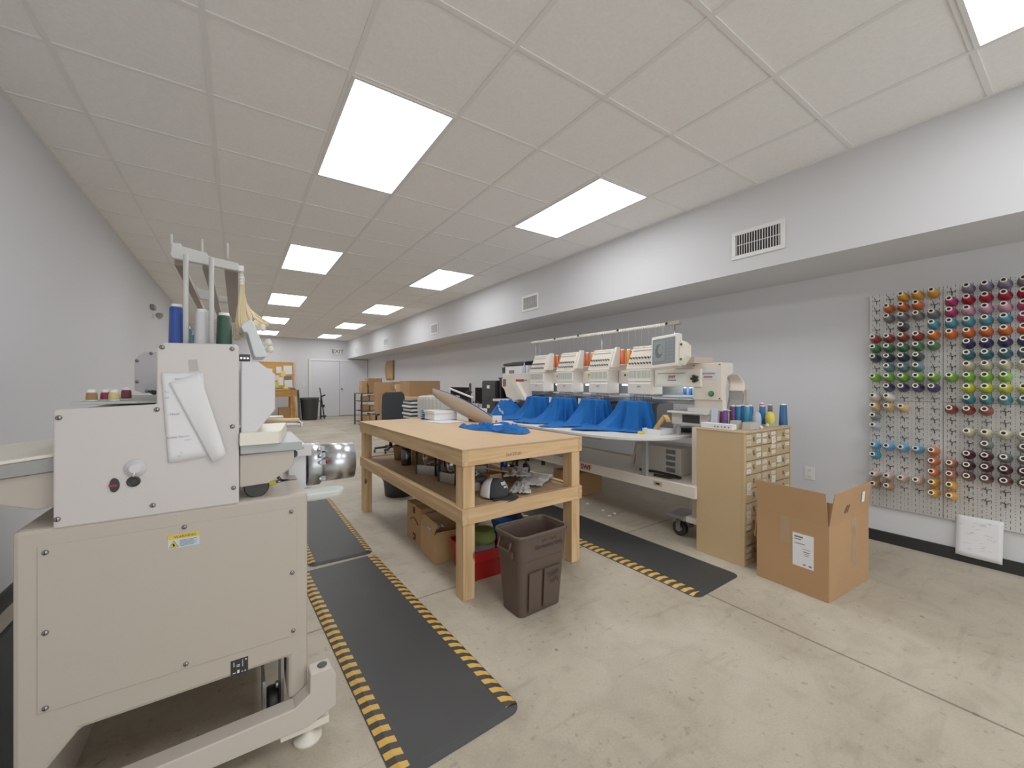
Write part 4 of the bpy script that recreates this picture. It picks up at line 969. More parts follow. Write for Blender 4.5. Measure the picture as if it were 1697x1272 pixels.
M().tube([(.062,1.72,.868),(.085,1.72,.872),(.115,1.70,.886)],.006,8).build('grip', YEL, pl)
M().tube([(.115,1.695,.889),(.135,1.695,.891)],.0055,8).build('pivot', STEEL, pl)
m = M(); m.cyl((.135,1.695,.892),(.185,1.695,.890),.005,.001); m.cyl((.132,1.695,.893),(.122,1.69,.908),.005,.006); m.build('jaws', mat('dark_steel', (90,92,92), .25, metal=1), pl)

# ================================================================== RIGHT FOUR-HEAD MACHINE
sw_ = thing('embroidery_machine', 'long cream four head embroidery machine with white table along the right wall', 'embroidery machine', (3.05, 3.0, 0))
EM2 = mat('multihead_cream', (222,212,198), .42)
TW = mat('table_white_laminate', (214,212,206), .4)
def tabpoly():
    p = [(2.45,3.075)]
    for k in range(9):
        a = R(180+90*k/8); p.append((2.45+.50+.50*math.cos(a), 1.93+.62+.62*math.sin(a)))
    p += [(3.45,1.93),(3.45,3.075)]
    return p
m = M(); m.prism(tabpoly(), 'z', .790, .815); m.build('table', TW, sw_, bevel=.004)
m = M(); m.box(2.45,3.45,3.08,4.75,.790,.815); m.build('table', TW, sw_, bevel=.004)
m = M(); m.box(2.50,3.2,3.04,3.12,.765,.789); m.box(2.55,2.60,2.4,4.7,.765,.789); m.build('table_support', GREYM, sw_)
# base
m = M(); m.box(2.80,2.83,1.70,4.6,.385,.475); m.box(2.83,3.55,1.72,4.58,.44,.455); m.box(3.52,3.55,1.70,4.6,.385,.475); m.build('base_beam', EM2, sw_, bevel=.003)
text('SWF', .07, REDM, sw_, TM((2.7985,2.83,.428),(-1,0,0)), 'logo', .001, bold=.002)
M().prism([(2.945,.44),(2.975,.44),(2.955,.43),(2.975,.42),(2.945,.415)], 'x', 2.7985, 2.7995).build('logo_mark', INK, sw_)
st = M().box(2.7975,2.7995,1.98,2.06,.42,.455).build('maker_plate', mat('plate_tan', (176,162,130), .5), sw_)
M().box(2.797,2.7975,2.0,2.04,.43,.445).build('plate_mark', INK, st)
for y in (2.155, 4.35): M().box(2.80,2.835,y-.022,y+.022,.476,.789).build('leg_post', GREYM, sw_, bevel=.002)
M().beam((3.16,2.56,.47),(3.16,2.505,.68),.02,.03).build('brace', EM2, sw_)
m = M(); m.box(2.97,3.02,1.76,1.83,.20,.90); m.box(3.02,3.5,1.76,1.83,.84,.90); m.box(3.45,3.5,1.76,1.83,.20,.84); m.box(2.92,3.6,1.74,1.85,.155,.199); m.build('end_frame', EM2, sw_, bevel=.003)
m = M(); m.box(2.90,3.15,1.88,2.02,.168,.19); m.box(2.90,3.1,1.851,1.88,.16,.19); m.build('caster_plate', ALU, sw_, bevel=.002)
def caster(x, y):
    m = M(); m.lathe((x-.02,y,.0635),(1,0,0),[(.055,0),(.062,.006),(.062,.034),(.055,.04)],24); w_ = m.build('caster_wheel', BLKP, sw_)
    M().lathe((x-.023,y,.0635),(1,0,0),[(.025,0),(.025,.046)],14).build('hub', ALU, w_)
    m = M(); m.box(x-.032,x-.026,y-.02,y+.02,.05,.167); m.box(x+.026,x+.032,y-.02,y+.02,.05,.167); m.box(x-.032,x+.032,y-.03,y+.03,.150,.167); m.build('caster_fork', STEEL, sw_)
caster(3.0,1.95); caster(3.45,1.80); caster(3.0,4.4)
M().box(3.02,3.10,1.89,2.02,.07,.14).build('levelling_block', ALU, sw_, bevel=.004)
m = M(); m.box(3.10,3.45,2.01,2.48,.456,.69); cb = m.build('control_box', mat('control_box_grey', (196,192,186), .45), sw_, bevel=.006)
for k in range(4):
    m = M()
    for j in range(6): m.box(3.096,3.0985,2.06,2.15,.48+.052*k+.006*j,.4825+.052*k+.006*j)
    m.build('vent', DGREY, cb)
# table-level cylinder arms: grey covers
m = M(); m.prism([(3.14,.816),(3.15,1.02),(3.17,1.060),(3.40,1.060),(3.40,.816)], 'y', 2.28, 4.5); m.build('arm_cover', mat('arm_cover_grey', (146,144,140), .35, metal=.3), sw_, bevel=.004)
for yc in (2.348,2.845,3.345,3.85): M().lathe((3.30,yc,1.062),(-1,0,0),[(.028,0),(.028,.36),(.022,.38)],16).build('cylinder_arm', ALU, sw_)
m = M(); m.box(3.115,3.135,1.90,4.35,1.07,1.10); m.box(3.14,3.20,1.90,4.35,1.075,1.105); m.build('pantograph_bar', ALU, sw_, bevel=.002)
# main housing beam
m = M(); m.box(3.15,3.42,1.87,4.1,1.24,1.375); m.build('head_beam', EM2, sw_, bevel=.004)
m = M(); m.box(3.28,3.42,1.87,4.1,1.12,1.239); m.build('rear_channel', mat('channel_grey', (176,178,174), .4), sw_)
ST = mat('led_work_light', (255,255,255), .4, emit=((225,240,255), 4))
for (a, b) in ((1.78,2.20),(2.50,2.69),(3.0,3.2),(3.5,3.7)):
    M().box(3.16,3.18,a,b,1.222,1.236).build('work_light', ST, sw_)
    M().box(3.12,3.20,a,b,1.128,1.142).build('lit_rail', mat('lit_white_rail', (236,240,244), .3), sw_)
for (a, b) in ((2.50,2.69),(3.0,3.2),(3.5,3.7)):
    m = M(); m.box(3.13,3.149,a+.005,b+.02,1.243,1.36); hp = m.build('spacer_panel', EM2, sw_, bevel=.004)
    if a != 3.0:
        for dy in (-.022,.022): M().lathe((3.13,(a+b)/2+.01+dy,1.325),(-1,0,0),[(.012,0),(.012,.004),(.008,.005)],14).build('socket', DGREY, hp)
    else:
        M().box(3.1285,3.13,3.08,3.13,1.30,1.35).build('caution_sticker', mat('caution_yellow', (226,186,30)), hp)
        M().box(3.128,3.1285,3.09,3.12,1.325,1.345).build('sticker_symbol', INK, hp)
KN = mat('knob_grey', (104,102,98), .35, metal=.4)
for hi, yc in enumerate((2.348, 2.845, 3.345, 3.85)):
    a, b = yc-.127, yc+.127
    m = M(); m.box(2.995,3.149,a,b,1.145,1.372)
    hd = m.build('embroidery_head', EM2, sw_, bevel=.006)
    m = M(); m.box(2.985,2.9949,a+.004,b-.004,1.262,1.372); m.build('slotted_cover', mat('slot_cover', (226,226,212), .4), hd, bevel=.002)
    m = M()
    for k in range(16): y = a+.016+k*(b-a-.032)/15; m.box(2.9835,2.9849,y-.0025,y+.0025,1.292,1.36)
    m.build('slots', mat('slot_shadow', (150,148,138), .7), hd)
    m = M(); m.prism([(2.982,1.150),(2.978,1.245),(2.9945,1.256),(2.9945,1.146)], 'y', a+.002, b-.002); m.build('needle_cover', mat('needle_cover', (222,214,206), .4), hd, bevel=.003)
    text('SWF', .022, DGREY, hd, TM((2.9785,yc,1.215),(-1,0,.04)), 'logo', .0006)
    for k in range(15): y = a+.014+k*(b-a-.028)/14; m = M(); m.cyl((3.005,y,1.144),(3.005,y,1.088),.003,n=6); m.box(2.997,3.012,y-.005,y+.005,1.112,1.124); m.build('needle', STEEL, hd)
    # leaning tension panel
    lo, hi_ = 1.375, 1.585; off = .075
    T_ = Matrix()
    m = M()
    tp = [(2.985,a-.010,lo),(2.985,b+.025,lo),(2.985+off,b-.004,hi_),(2.985+off,a-.010,hi_)]
    bk = [(3.03,a-.010,lo),(3.03,b+.025,lo),(3.03+off,b-.004,hi_),(3.03+off,a-.010,hi_)]
    m.add(tp+bk, [(0,1,2,3),(7,6,5,4),(0,4,5,1),(1,5,6,2),(2,6,7,3),(3,7,4,0)])
    tpn = m.build('tension_panel', EM2, hd, bevel=.005)
    m = M(); m.prism([(3.0,1.40),(3.11,1.40),(3.12,1.60),(3.07,1.60)], 'y', a-.040, a-.011); m.build('side_cheek', EM2, hd, bevel=.005)
    for r_ in range(2):
        for k in range(8):
            z = 1.425+.05*r_; y = a+.018+k*(b-a-.03)/7; x = 2.985+off*(z-lo)/(hi_-lo)
            M().lathe((x-.001,y,z),(-1,0,.35),[(.009,0),(.009,.004),(.005,.005),(.005,.012),(.0075,.013),(.0075,.018)],9).build('tension_knob', KN, hd)
    m = M(); m.obox((3.048,yc,1.553),(.012,b-a-.03,.016),(0,R(20),0)); 
    for k in range(15): m.cyl((3.046,a+.015+k*.016,1.563),(3.040,a+.015+k*.016,1.580),.0025,n=5)
    m.build('thread_comb', CREAM, hd)
# spool trays and rail above
for (a, b) in ((2.66,2.90),(3.17,3.42),(3.69,3.95)): M().box(3.22,3.60,a,b,1.425,1.435).build('spool_tray', TW, sw_, bevel=.002)
m = M(); m.box(3.25,3.42,2.1,4.3,1.376,1.424); m.build('tray_support', EM2, sw_)
m = M(); m.box(3.385,3.425,2.22,4.50,1.800,1.822); rl = m.build('thread_rail', CREAM, sw_, bevel=.004)
m = M(); n = 88
for k in range(n): y = 2.27+k*(2.2/n); m.box(3.380,3.3845,y-.0055,y+.0055,1.790,1.812)
m.build('rail_tubes', CREAM, rl)
m = M()
for k in range(n): y = 2.27+k*(2.2/n); m.box(3.3785,3.3798,y-.003,y+.003,1.789,1.794)
m.build('tube_holes', DGREY, rl)
m = M()
for y in (2.34,2.94,3.55,3.98): m.lathe((3.384,y,1.816),(-1,0,.2),[(.014,0),(.014,.006),(.006,.008),(.006,.016)],12)
m.build('rail_bolt', BLKP, rl)
m = M(); m.box(3.378,3.43,2.21,2.36,1.795,1.826); m.build('rail_end', mat('rail_end_taupe', (150,142,126), .5), rl, bevel=.003)
for y in (2.28, 3.20, 4.33, 4.43): M().cyl((3.42,y,1.425),(3.42,y,1.80),.005,n=8).build('rail_post', ALU, sw_)
m = M()
for k in range(26): y = 2.30+.083*k; m.cyl((3.385,y,1.79),(3.40,y+.01,1.60),.0006,n=4)
o = m.build('thread_strands', WHITE, sw_)
# left end
m = M(); m.prism([(3.98,1.378),(4.60,1.368),(4.68,1.30),(4.68,1.20),(4.62,1.16),(4.56,1.06),(4.40,1.03),(3.98,1.03)], 'x', 3.02, 3.4); le = m.build('left_end_housing', EM2, sw_, bevel=.006)
M().box(3.0185,3.0195,4.16,4.34,1.265,1.295).build('red_badge', REDM, le)
text('SWF', .03, INK, le, TM((3.0175,4.12,1.28),(-1,0,0)), 'logo', .0006)
m = M(); m.prism([(4.26,1.265),(4.36,1.265),(4.12,1.03),(4.03,1.03)], 'x', 2.96, 3.018); m.build('brace_arm', CREAM, le, bevel=.003)
m = M(); m.box(3.0186,3.0195,4.57,4.65,1.20,1.30); m.build('maroon_label', mat('maroon_label', (120,84,80), .5), le)
M().box(2.90,3.4,4.3,4.72,1.0,1.03).build('end_shelf', TW, sw_, bevel=.003)
# right end housing
m = M(); m.prism([(3.04,1.115),(3.04,1.405),(3.21,1.405),(3.21,1.325),(3.13,1.30),(3.10,1.20),(3.12,1.05),(3.20,1.03),(3.06,1.03),(3.06,1.115)], 'y', 1.63, 1.865); rh_ = m.build('right_end_housing', EM2, sw_, bevel=.006)
m = M(); m.box(3.06,3.20,1.866,2.1,1.376,1.425); m.build('rear_column', EM2, sw_, bevel=.004)
m = M(); m.box(3.02,3.055,1.785,2.213,1.217,1.362); rc = m.build('cover_panel', CREAM, sw_, bevel=.006)
M().box(3.0175,3.0195,1.90,2.19,1.232,1.335).build('inset_plate', mat('inset_plate', (222,226,216), .4), rc, bevel=.002)
m = M()
for k in range(24): m.box(3.016,3.0174,1.92+.011*k,1.924+.011*k,1.325,1.333)
m.build('slots', DGREY, rc)
text('SWF', .034, REDM, rc, TM((3.0165,2.04,1.298),(-1,0,0)), 'logo', .0006, bold=.001)
M().box(3.0160,3.0175,2.0,2.08,1.268,1.276).build('model_line', DGREY, rc)
m = M()
for k in range(5): a_ = 2*PI*k/5; m.lathe((3.019,1.83+.022*math.cos(a_),1.283+.022*math.sin(a_)),(-1,0,0),[(.010,0),(.011,.02),(.006,.026)],10)
m.lathe((3.019,1.83,1.283),(-1,0,0),[(.016,0),(.012,.03)],12); m.build('hand_knob', BLKP, rc)
M().lathe((3.039,1.71,1.165),(-1,0,0),[(.022,0),(.022,.006),(.016,.007)],20).build('button_ring', DGREY, rh_)
M().lathe((3.032,1.71,1.165),(-1,0,0),[(.015,0),(.015,.006),(.010,.009)],18).build('green_button', mat('green_button', (44,150,64), .35), rh_)
st = M().box(3.0375,3.0395,1.665,1.81,1.275,1.35).build('notice_label', mat('notice_label', (206,212,222), .5), rh_)
m = M(); m.box(3.0365,3.0374,1.785,1.80,1.33,1.342); m.box(3.0365,3.0374,1.70,1.77,1.290,1.302); m.build('red_print', mat('red_orange_print', (190,90,70), .6), st)
m = M()
for k in range(3): m.box(3.0365,3.0374,1.68,1.79,1.316+.005*k,1.3178+.005*k)
m.build('small_print', DGREY, st)
screws_ = M()
for (y, z) in ((1.645,1.39),(1.645,1.13),(1.85,1.39)): screws_.lathe((3.039,y,z),(-1,0,0),[(.006,0),(.006,.003)],8)
screws_.build('screws', STEEL, rh_)
m = M(); m.box(3.0,3.30,1.87,2.21,1.11,1.118); m.box(3.30,3.31,1.87,2.21,1.118,1.215); m.build('lit_bay', mat('channel_grey', (176,178,174)), sw_)
m = M(); m.box(2.98,3.32,1.722,2.06,1.002,1.018); m.box(3.02,3.14,1.73,1.90,1.0185,1.05); m.build('end_platform', TW, sw_, bevel=.003)
m = M(); m.box(3.03,3.30,1.73,2.05,.905,1.0015); jb = m.build('junction_box', mat('control_box_grey', (196,192,186)), sw_, bevel=.004)
m = M(); m.box(3.027,3.029,1.80,1.95,.925,.99); m.build('socket_panel', BLKP, jb)
# control screen on an arm
cs = Vector((2.90, 2.035, 1.51)); 
A = Matrix.Translation(cs) @ Matrix.Rotation(R(-4), 4, 'X') @ Matrix.Rotation(R(8), 4, 'Y')
m = M(A); m.box(0,.05,-.135,.125,-.135,.135); sc_ = m.build('control_panel', CREAM, sw_, bevel=.008)
m = M(A); m.box(-.002,-.0002,-.105,.108,-.105,.110); m.build('screen', mat('lcd_grey', (112,118,120), .25, emit=((112,118,120),.12)), sc_)
m = M(A); m.box(-.0028,-.002,-.010,.095,-.08,.09); m.build('design_window', mat('lcd_light', (132,140,142), .3), sc_)
m = M(A); pts = []
n = 20
out = [(.045+.036*math.cos(2*PI*k/n), .005+.06*math.sin(2*PI*k/n)) for k in range(n)]
inn = [(.030+.024*math.cos(2*PI*k/n), .015+.038*math.sin(2*PI*k/n)) for k in range(n)]
vs = [(-.0034,y,z) for y,z in out]+[(-.0034,y,z) for y,z in inn]
m.add(vs, [(k,(k+1)%n,n+(k+1)%n,n+k) for k in range(n)]); m.build('design_shape', mat('lcd_dark', (86,92,96), .4), sc_)
m = M(A)
for k in range(7): m.box(-.0030,-.0021,-.095,-.025,-.09+.027*k,-.072+.027*k)
m.build('menu_keys', mat('lcd_key', (120,128,132), .4), sc_)
m = M(A); m.prism([(-.136,.05),(-.136,-.12),(-.15,-.125),(-.20,-.06),(-.20,.03),(-.16,.07)], 'x', .005, .075); sd_ = m.build('side_pod', CREAM, sc_, bevel=.006)
for q in (.035,-.085): M(A).lathe((.004,-.155,q),(-1,0,0),[(.010,0),(.010,.004)],12).build('pod_button', DGREY, sc_)
m = M(); m.box(2.96,3.25,1.80,1.98,1.405,1.455); m.build('screen_mount', mat('mount_tan', (196,176,160), .5), sw_, bevel=.004)

GO = 'thread cones on the trays between the heads'
for gi, yb in enumerate((2.80, 3.31, 3.83)):
    for k, (key, c_) in enumerate([('amber',(226,140,30)),('vermilion',(206,84,24)),('amber',(226,140,30)),('steelgrey',(84,92,98))]):
        yy = yb+.055-.05*(k%3) if k < 3 else yb-.09+.0
        x = 3.27+.065*(k//2) + .03*(k%2)
        if k == 3: x = 3.42; yy = yb-.03
        nm = ['amber','vermilion','amber','steel grey'][k]
        cone('h_'+key, c_, (x, yy, 1.4355), '%s thread cone, %s on the tray between the %s heads' % (nm, ['left','middle','right','rear'][k], ['nearest two','middle two','farthest two'][gi]), GO, h=.155, r0=.028, r1=.024)
for k, (key, c_) in enumerate([('azure',(0,92,180)),('azure',(0,92,180)),('aquac',(60,160,190)),('azure',(0,92,180)),('denimb',(50,90,150))]):
    cone('b_'+key, c_, (3.19+.02*(k%2), 2.03-.042*k, 1.1425), 'small %s spool, %s in the lit bay under the cover panel' % (['azure','azure','aqua','azure','denim blue'][k], ['leftmost','second','third','fourth','rightmost'][k]), 'small blue spools in the lit bay', h=.065, r0=.015, r1=.0135)
# curved cream sheets at the right end
t = thing('paper_sheets', 'two curled cream sheets hanging behind the right end of the long machine', 'paper', (3.50,1.75,.93))
m = M(); m.grid(lambda u, v: (3.48+.05*math.sin(PI*v), 1.845-.119*u-.032*(1-v)-.019*u*(1-v), 1.181+.145*v), 6, 12); m.build('sheet', mat('cream_sheet', (222,208,192), .7), t, solid=.002)
m = M(); m.grid(lambda u, v: (3.49+.03*math.sin(PI*v), 1.845-.127*u-.037*v**1.5, .99+.19*v), 6, 10); m.build('sheet', mat('grey_sheet', (196,190,182), .7), t, solid=.002)
M().box(3.50,3.53,1.665,1.685,.93,1.195).build('edge_post', mat('mount_tan', (196,176,160), .5), t, bevel=.003)
# ---- blue shirts hooped under each head
def drape(yc, hy, hx, xc, ztop, zbot, seed, tails, lean=.0):
    def fn(u, v):
        a = 2*PI*v; ca, sa = math.cos(a), math.sin(a)
        sq = (abs(ca)**2.6+abs(sa)**2.6)**(-1/2.6)
        w1 = a*11+seed+1.3*math.sin(a*2+seed); fold = .9*(1-2*abs(math.sin(w1/2))**.8)+.35*math.sin(a*5+seed*2.1)+.5*noise.noise(Vector((ca*3,sa*3,seed)))
        if u < .2:
            k = u/.2*.94; z = ztop+.003*math.sin(k*20+a*3); return (xc+hx*sq*ca*k, yc+hy*sq*sa*k, z)
        tail = 0
        for (ta, tw, tl) in tails:
            d = (a-ta+PI) % (2*PI)-PI; tail += tl*math.exp(-(d/tw)**2)
        if u < .76:
            s = (u-.2)/.56; k = .94+.06*min(1,s*6)
            z = ztop-.010*min(1,s*5)-(ztop-zbot-.02)*s
            f_ = fold*(.005+.036*min(1,s*1.3))
            fl = .035*s**1.5+tail*.55*s**2.4
            x = xc+(hx*sq*k+f_+fl)*ca; y = yc+(hy*sq*k+f_+fl)*sa
        else:
            s = (u-.76)/.24; b_ = .035+tail*.55
            ext = b_+(.025+tail*.62)*s; f_ = fold*.041*(1-.5*s)
            x = xc+(hx*sq+f_+ext)*ca; y = yc+(hy*sq+f_+ext)*sa
            z = zbot+.005+.016*(1-s)+(.014*max(0,math.sin(w1+6*s*tail))+.020*abs(noise.noise(Vector((x*13,y*13,seed)))))*(1-s*.45)
        z = max(z, zbot+.003)
        if x > 3.10: x = 3.10+.02*(x-3.10)
        if x < 2.462: x = 2.462+.15*(x-2.462)
        return (x, y, z)
    m = M(); m.grid(fn, 44, 220); return m
PIH = PI/2
sh = [(2.400,.148,'nearest'),(2.895,.158,'second nearest'),(3.365,.156,'third'),(3.825,.166,'farthest')]
tl_ = [[(R(142),.36,.34),(R(115),.22,.10),(R(190),.4,.05)],[(R(158),.34,.36),(R(120),.3,.12),(R(200),.4,.06)],[(R(150),.45,.33),(R(185),.3,.16)],[(R(160),.42,.34),(R(125),.35,.20)]]
for k, (yc, hy, nm) in enumerate(sh):
    t = thing('blue_shirt', 'royal blue shirt hooped under the %s head, %s from the camera' % (['nearest','second','third','farthest'][k], ['closest draped shirt','second draped shirt','third draped shirt','fourth draped shirt'][k]), 'shirt', (2.98,yc,.8155), group='blue shirts hooped along the long machine')
    drape(yc, hy, .10, 2.985, 1.086, .8155, 1.3+k*2.2, tl_[k]).build('cloth', BLUEC, t)
    
    m = M(); m.obox((2.915,yc+hy*.90,1.06),(.012,.03,.06)); m.build('white_tag', PAPER, t) if k in (1,2) else None
t = thing('blue_shirt', 'crumpled blue shirt heap with white print at the far end of the machine table', 'shirt', (2.92,4.36,.8155))
m = M()
def heap(u, v):
    a = 2*PI*v; r = .27*u*(1+.08*math.sin(3*a+1)); x = 2.92+r*.75*math.cos(a); y = 4.36+r*1.05*math.sin(a)
    h = .19*max(0,1-u**2.4)*(1+.35*noise.noise(Vector((x*9,y*9,1))))+.06*abs(noise.noise(Vector((x*17,y*17,3))))*(1-u*.6)
    return (x, y, .8195+h)
m.grid(heap, 26, 80); m.build('cloth', BLUEC, t)
for (y, z, s_) in ((4.40,.955,.02),(4.30,.93,.03),(4.24,.90,.035)):
    M().obox((2.745+.05*(z>.94),y,z-.02),(.006,s_,.045),(R(20),R(-25),0)).build('white_print', PAPER, t)
# small things on the table
t = thing('white_box', 'small open white box with a tan strap on the near end of the table', 'box', (3.0,2.16,.8155))
m = M(); m.box(2.90,3.08,2.07,2.075,.816,.86); m.box(2.90,3.08,2.245,2.25,.816,.86); m.box(2.90,2.904,2.075,2.245,.816,.86); m.box(3.076,3.08,2.075,2.245,.816,.86); m.box(2.904,3.076,2.075,2.245,.816,.82)
m.v = [v+Vector((-.01,-.01,0)) for v in m.v]; m.build('carton_body', PAPER, t)
tag(M().grid(lambda u, v: (2.96+.02*u, 2.20-.035*u-.13*v-.10*max(0,v-.85), .825+.17*v**.9-.9*max(0,v-.88)**1.2), 2, 16).build('tan_strap', mat('tan_strap', (206,160,96), .6), solid=.012), 'curled tan cardboard strip leaning out of the white box', 'strip')
t = thing('clear_bottle', 'clear squeeze bottle beside the white box on the machine table', 'bottle', (3.10,2.03,.8155))
M().lathe((3.10,2.03,.816),(0,0,1),[(.018,0),(.02,.01),(.02,.07),(.008,.085)],16).build('bottle_body', mat('bottle_plastic', (206,214,218), .15, alpha=.6), t)
M().lathe((3.10,2.03,.901),(0,0,1),[(.008,0),(.003,.025)],10).build('nozzle', WHITE, t)
t = thing('black_tray', 'black oval tray at the back near end of the machine table', 'tray', (3.08,2.05,.8155))
o = M().loft([rrect(3.30,2.08,.16,.10,.045,.816), rrect(3.30,2.08,.19,.13,.05,.85), rrect(3.30,2.08,.17,.11,.045,.85), rrect(3.30,2.08,.15,.09,.04,.82)]).build('tray_body', BLKP, t)
M().loft([rrect(3.30,2.08,.20,.14,.05,.851), rrect(3.30,2.08,.20,.14,.05,.856), rrect(3.30,2.08,.15,.09,.04,.857)]).build('rim', DGREY, t)
tag(M().loft([rrect(2.85,2.22,.05,.05,.012,.816), rrect(2.85,2.22,.045,.045,.012,.835)]).build('yellow_cap', mat('yellow_grip', (214,196,30))), 'small yellow cap on the table beside the nearest draped shirt', 'cap')
tag(M().tube([(3.0,2.35,.47),(3.02,2.2,.475),(3.03,2.05,.47),(3.0,1.95,.472),(2.95,2.02,.468),(2.93,2.15,.47)],.012,8).build('cable_bundle', BLKP), 'black cable bundle lying on the base of the long machine', 'cable')
o = carton(3.25, 3.42, .42, .36, .25, R(-4), 'brown carton on the floor under the long machine base', CARD)
carton(3.05, 1.62, .14, .10, .07, 0, 'small tan block under the machine foot beside the cabinet', CARD2)
for k, (x, y) in enumerate(((2.95,2.75),(2.97,2.62),(2.88,2.60),(2.98,2.99))):
    tag(M().obox((x,y,.006),(.03,.02,.008),(0,0,k)).build('paper_scrap', PAPER), ['largest white paper scrap on floor under the machine','white scrap to the right under the machine','white scrap nearest the mat edge','white scrap farthest under the machine'][k], 'scrap', 'paper scraps on the floor')

# ================================================================== FAR END OF THE ROOM
# filing cabinet
t = thing('filing_cabinet', 'black filing cabinet beyond the left end of the long machine', 'filing cabinet', (3.6,5.5,0))
M().box(3.31,3.95,5.29,5.71,.0,1.285).build('carcass', mat('charcoal_enamel', (48,46,44), .45), t, bevel=.004)
for k in range(4):
    z0 = .03+.31*k; d_ = M().box(3.296,3.3095,5.30,5.70,z0,z0+.30).build('drawer', mat('charcoal_enamel', (48,46,44)), t, bevel=.003)
    M().box(3.285,3.2955,5.44,5.56,z0+.06,z0+.075).build('handle', STEEL, d_)
    M().box(3.294,3.2958,5.46,5.54,z0+.20,z0+.25).build('label_card', PAPER, d_)
t = thing('equipment_stand', 'black stand under the white printer beyond the long machine', 'stand', (3.6,4.98,0))
m = M()
for (x, y) in ((3.35,4.80),(3.85,4.80),(3.35,5.20),(3.85,5.20)): m.box(x-.02,x+.02,y-.02,y+.02,0,1.30)
m.build('leg', BLKP, t); M().box(3.32,3.88,4.77,5.23,1.30,1.33).build('shelf', BLKP, t); M().box(3.40,3.86,4.82,5.18,.95,1.299).build('cabinet_box', BLKP, t)
t = thing('printer', 'white printer with dark trays on the stand beyond the long machine', 'printer', (3.6,4.98,1.331))
M().box(3.42,3.90,4.62,5.28,1.345,1.50).build('printer_body', WHITE, t, bevel=.008)
M().box(3.44,3.86,4.80,5.2,1.3315,1.344).build('base', BLKP, t)
M().box(3.41,3.419,5.20,5.27,1.40,1.49).build('side_bay', BLKP, t)
M().box(3.41,3.419,4.96,5.08,1.39,1.44).build('display', mat('display_mauve', (130,120,136), .4), t)
m = M(); m.prism([(3.41,1.505),(3.41,1.54),(3.6,1.575),(3.85,1.56),(3.85,1.505)], 'y', 4.72, 5.24); m.build('lid', BLKP, t, bevel=.004)
m = M(); m.add([(3.5,4.45,1.55),(3.8,4.45,1.55),(3.8,4.75,1.60),(3.5,4.75,1.56)],[(0,1,2,3)]); m.build('paper_tray', BLKP, t, solid=.01)
t = thing('glue_bottle', 'clear pointed bottle standing on the left end of the long machine', 'bottle', (3.15,4.36,1.38))
M().lathe((3.15,4.33,1.38),(0,0,1),[(.024,0),(.026,.01),(.026,.09),(.012,.105)],14).build('bottle_body', mat('bottle_violet', (176,182,210), .2, alpha=.8), t)
M().lathe((3.15,4.33,1.485),(0,0,1),[(.011,0),(.003,.04)],10).build('nozzle', WHITE, t)
t = thing('cable_coil', 'black cable coil on top of the long machine left end', 'cable', (3.2,4.1,1.38))
for k in range(4): M().tube([(3.2+.05*math.cos(j*PI/6), 4.10+.07*math.sin(j*PI/6)+.02*k, 1.386+.010*k+.006*math.sin(j)) for j in range(13)], .006, 6).build('loop', BLKP, t)
M().box(3.16,3.22,3.99,4.03,1.379,1.45).build('adapter', BLKP, t)
# desk with monitors
t = thing('desk', 'low desk along the right wall carrying the black monitors', 'desk', (3.85,6.9,0))
M().box(3.5,4.18,6.0,7.66,.72,.75).build('desktop', TW, t, bevel=.003)
for (x, y) in ((3.55,6.05),(3.55,7.6),(4.1,6.05),(4.1,7.6)): M().box(x-.025,x+.025,y-.025,y+.025,0,.719).build('leg', BLKP, t)
for k, (a, b) in enumerate(((6.92,7.72),(6.20,6.66))):
    t = thing('monitor', ['black computer monitor behind the hooping board','black computer monitor just left of the filing cabinet'][k], 'monitor', (3.72,(a+b)/2,.751))
    M().box(3.70,3.735,a,b,.86,1.165).build('bezel', BLKP, t, bevel=.006)
    M().box(3.697,3.6995,a+.015,b-.015,.875,1.15).build('screen', mat('screen_off', (8,8,12), .6, spec=.1), t)
    m = M(); m.box(3.736,3.76,(a+b)/2-.03,(a+b)/2+.03,.77,1.0); m.box(3.64,3.86,(a+b)/2-.12,(a+b)/2+.12,.751,.765); m.build('stand', BLKP, t)
t = thing('lamp_pole', 'thin black pole with clamp standing between the two monitors', 'pole', (3.65,6.78,.751))
M().cyl((3.66,6.78,.752),(3.66,6.78,1.24),.022).build('pole', BLKP, t); M().box(3.62,3.70,6.76,6.90,1.06,1.085).build('clamp', BLKP, t)
for k, (x, y, c_) in enumerate(((3.55,6.55,(214,206,120)),(3.55,6.44,(196,190,176)),(3.56,6.32,(170,166,160)))):
    t = thing('bottle', ['yellow bottle on the desk before the monitors','cream bottle on the desk before the monitors','grey bottle on the desk nearest the filing cabinet'][k], 'bottle', (x,y,.751))
    M().lathe((x,y,.7515),(0,0,1),[(.03,0),(.032,.01),(.032,.10),(.014,.13)],14).build('bottle_body', mat('bottle_%d'%k, c_, .4), t); M().lathe((x,y,.882),(0,0,1),[(.014,0),(.014,.03)],12).build('cap', BLKP, t)
# ribbed white bin
t = thing('ribbed_bin', 'tall white ribbed plastic bin behind the far end of the bench', 'bin', (2.30,5.15,0))
n = 72
def ribring(r, z): return [Vector((2.30+1.25*(r+.006*(j%2))*math.cos(2*PI*j/n), 5.15+(r+.006*(j%2))*math.sin(2*PI*j/n), z)) for j in range(n)]
M().loft([ribring(.19,.0),ribring(.22,.4),ribring(.235,1.03),ribring(.225,1.065),ribring(.20,1.072)], sm=False).build('bin_body', mat('ribbed_white', (196,194,186), .5), t)
M().lathe((2.30,5.15,1.073),(0,0,1),[(.17,0),(.16,.008)],30).build('lid', mat('ribbed_white', (196,194,186)), t)
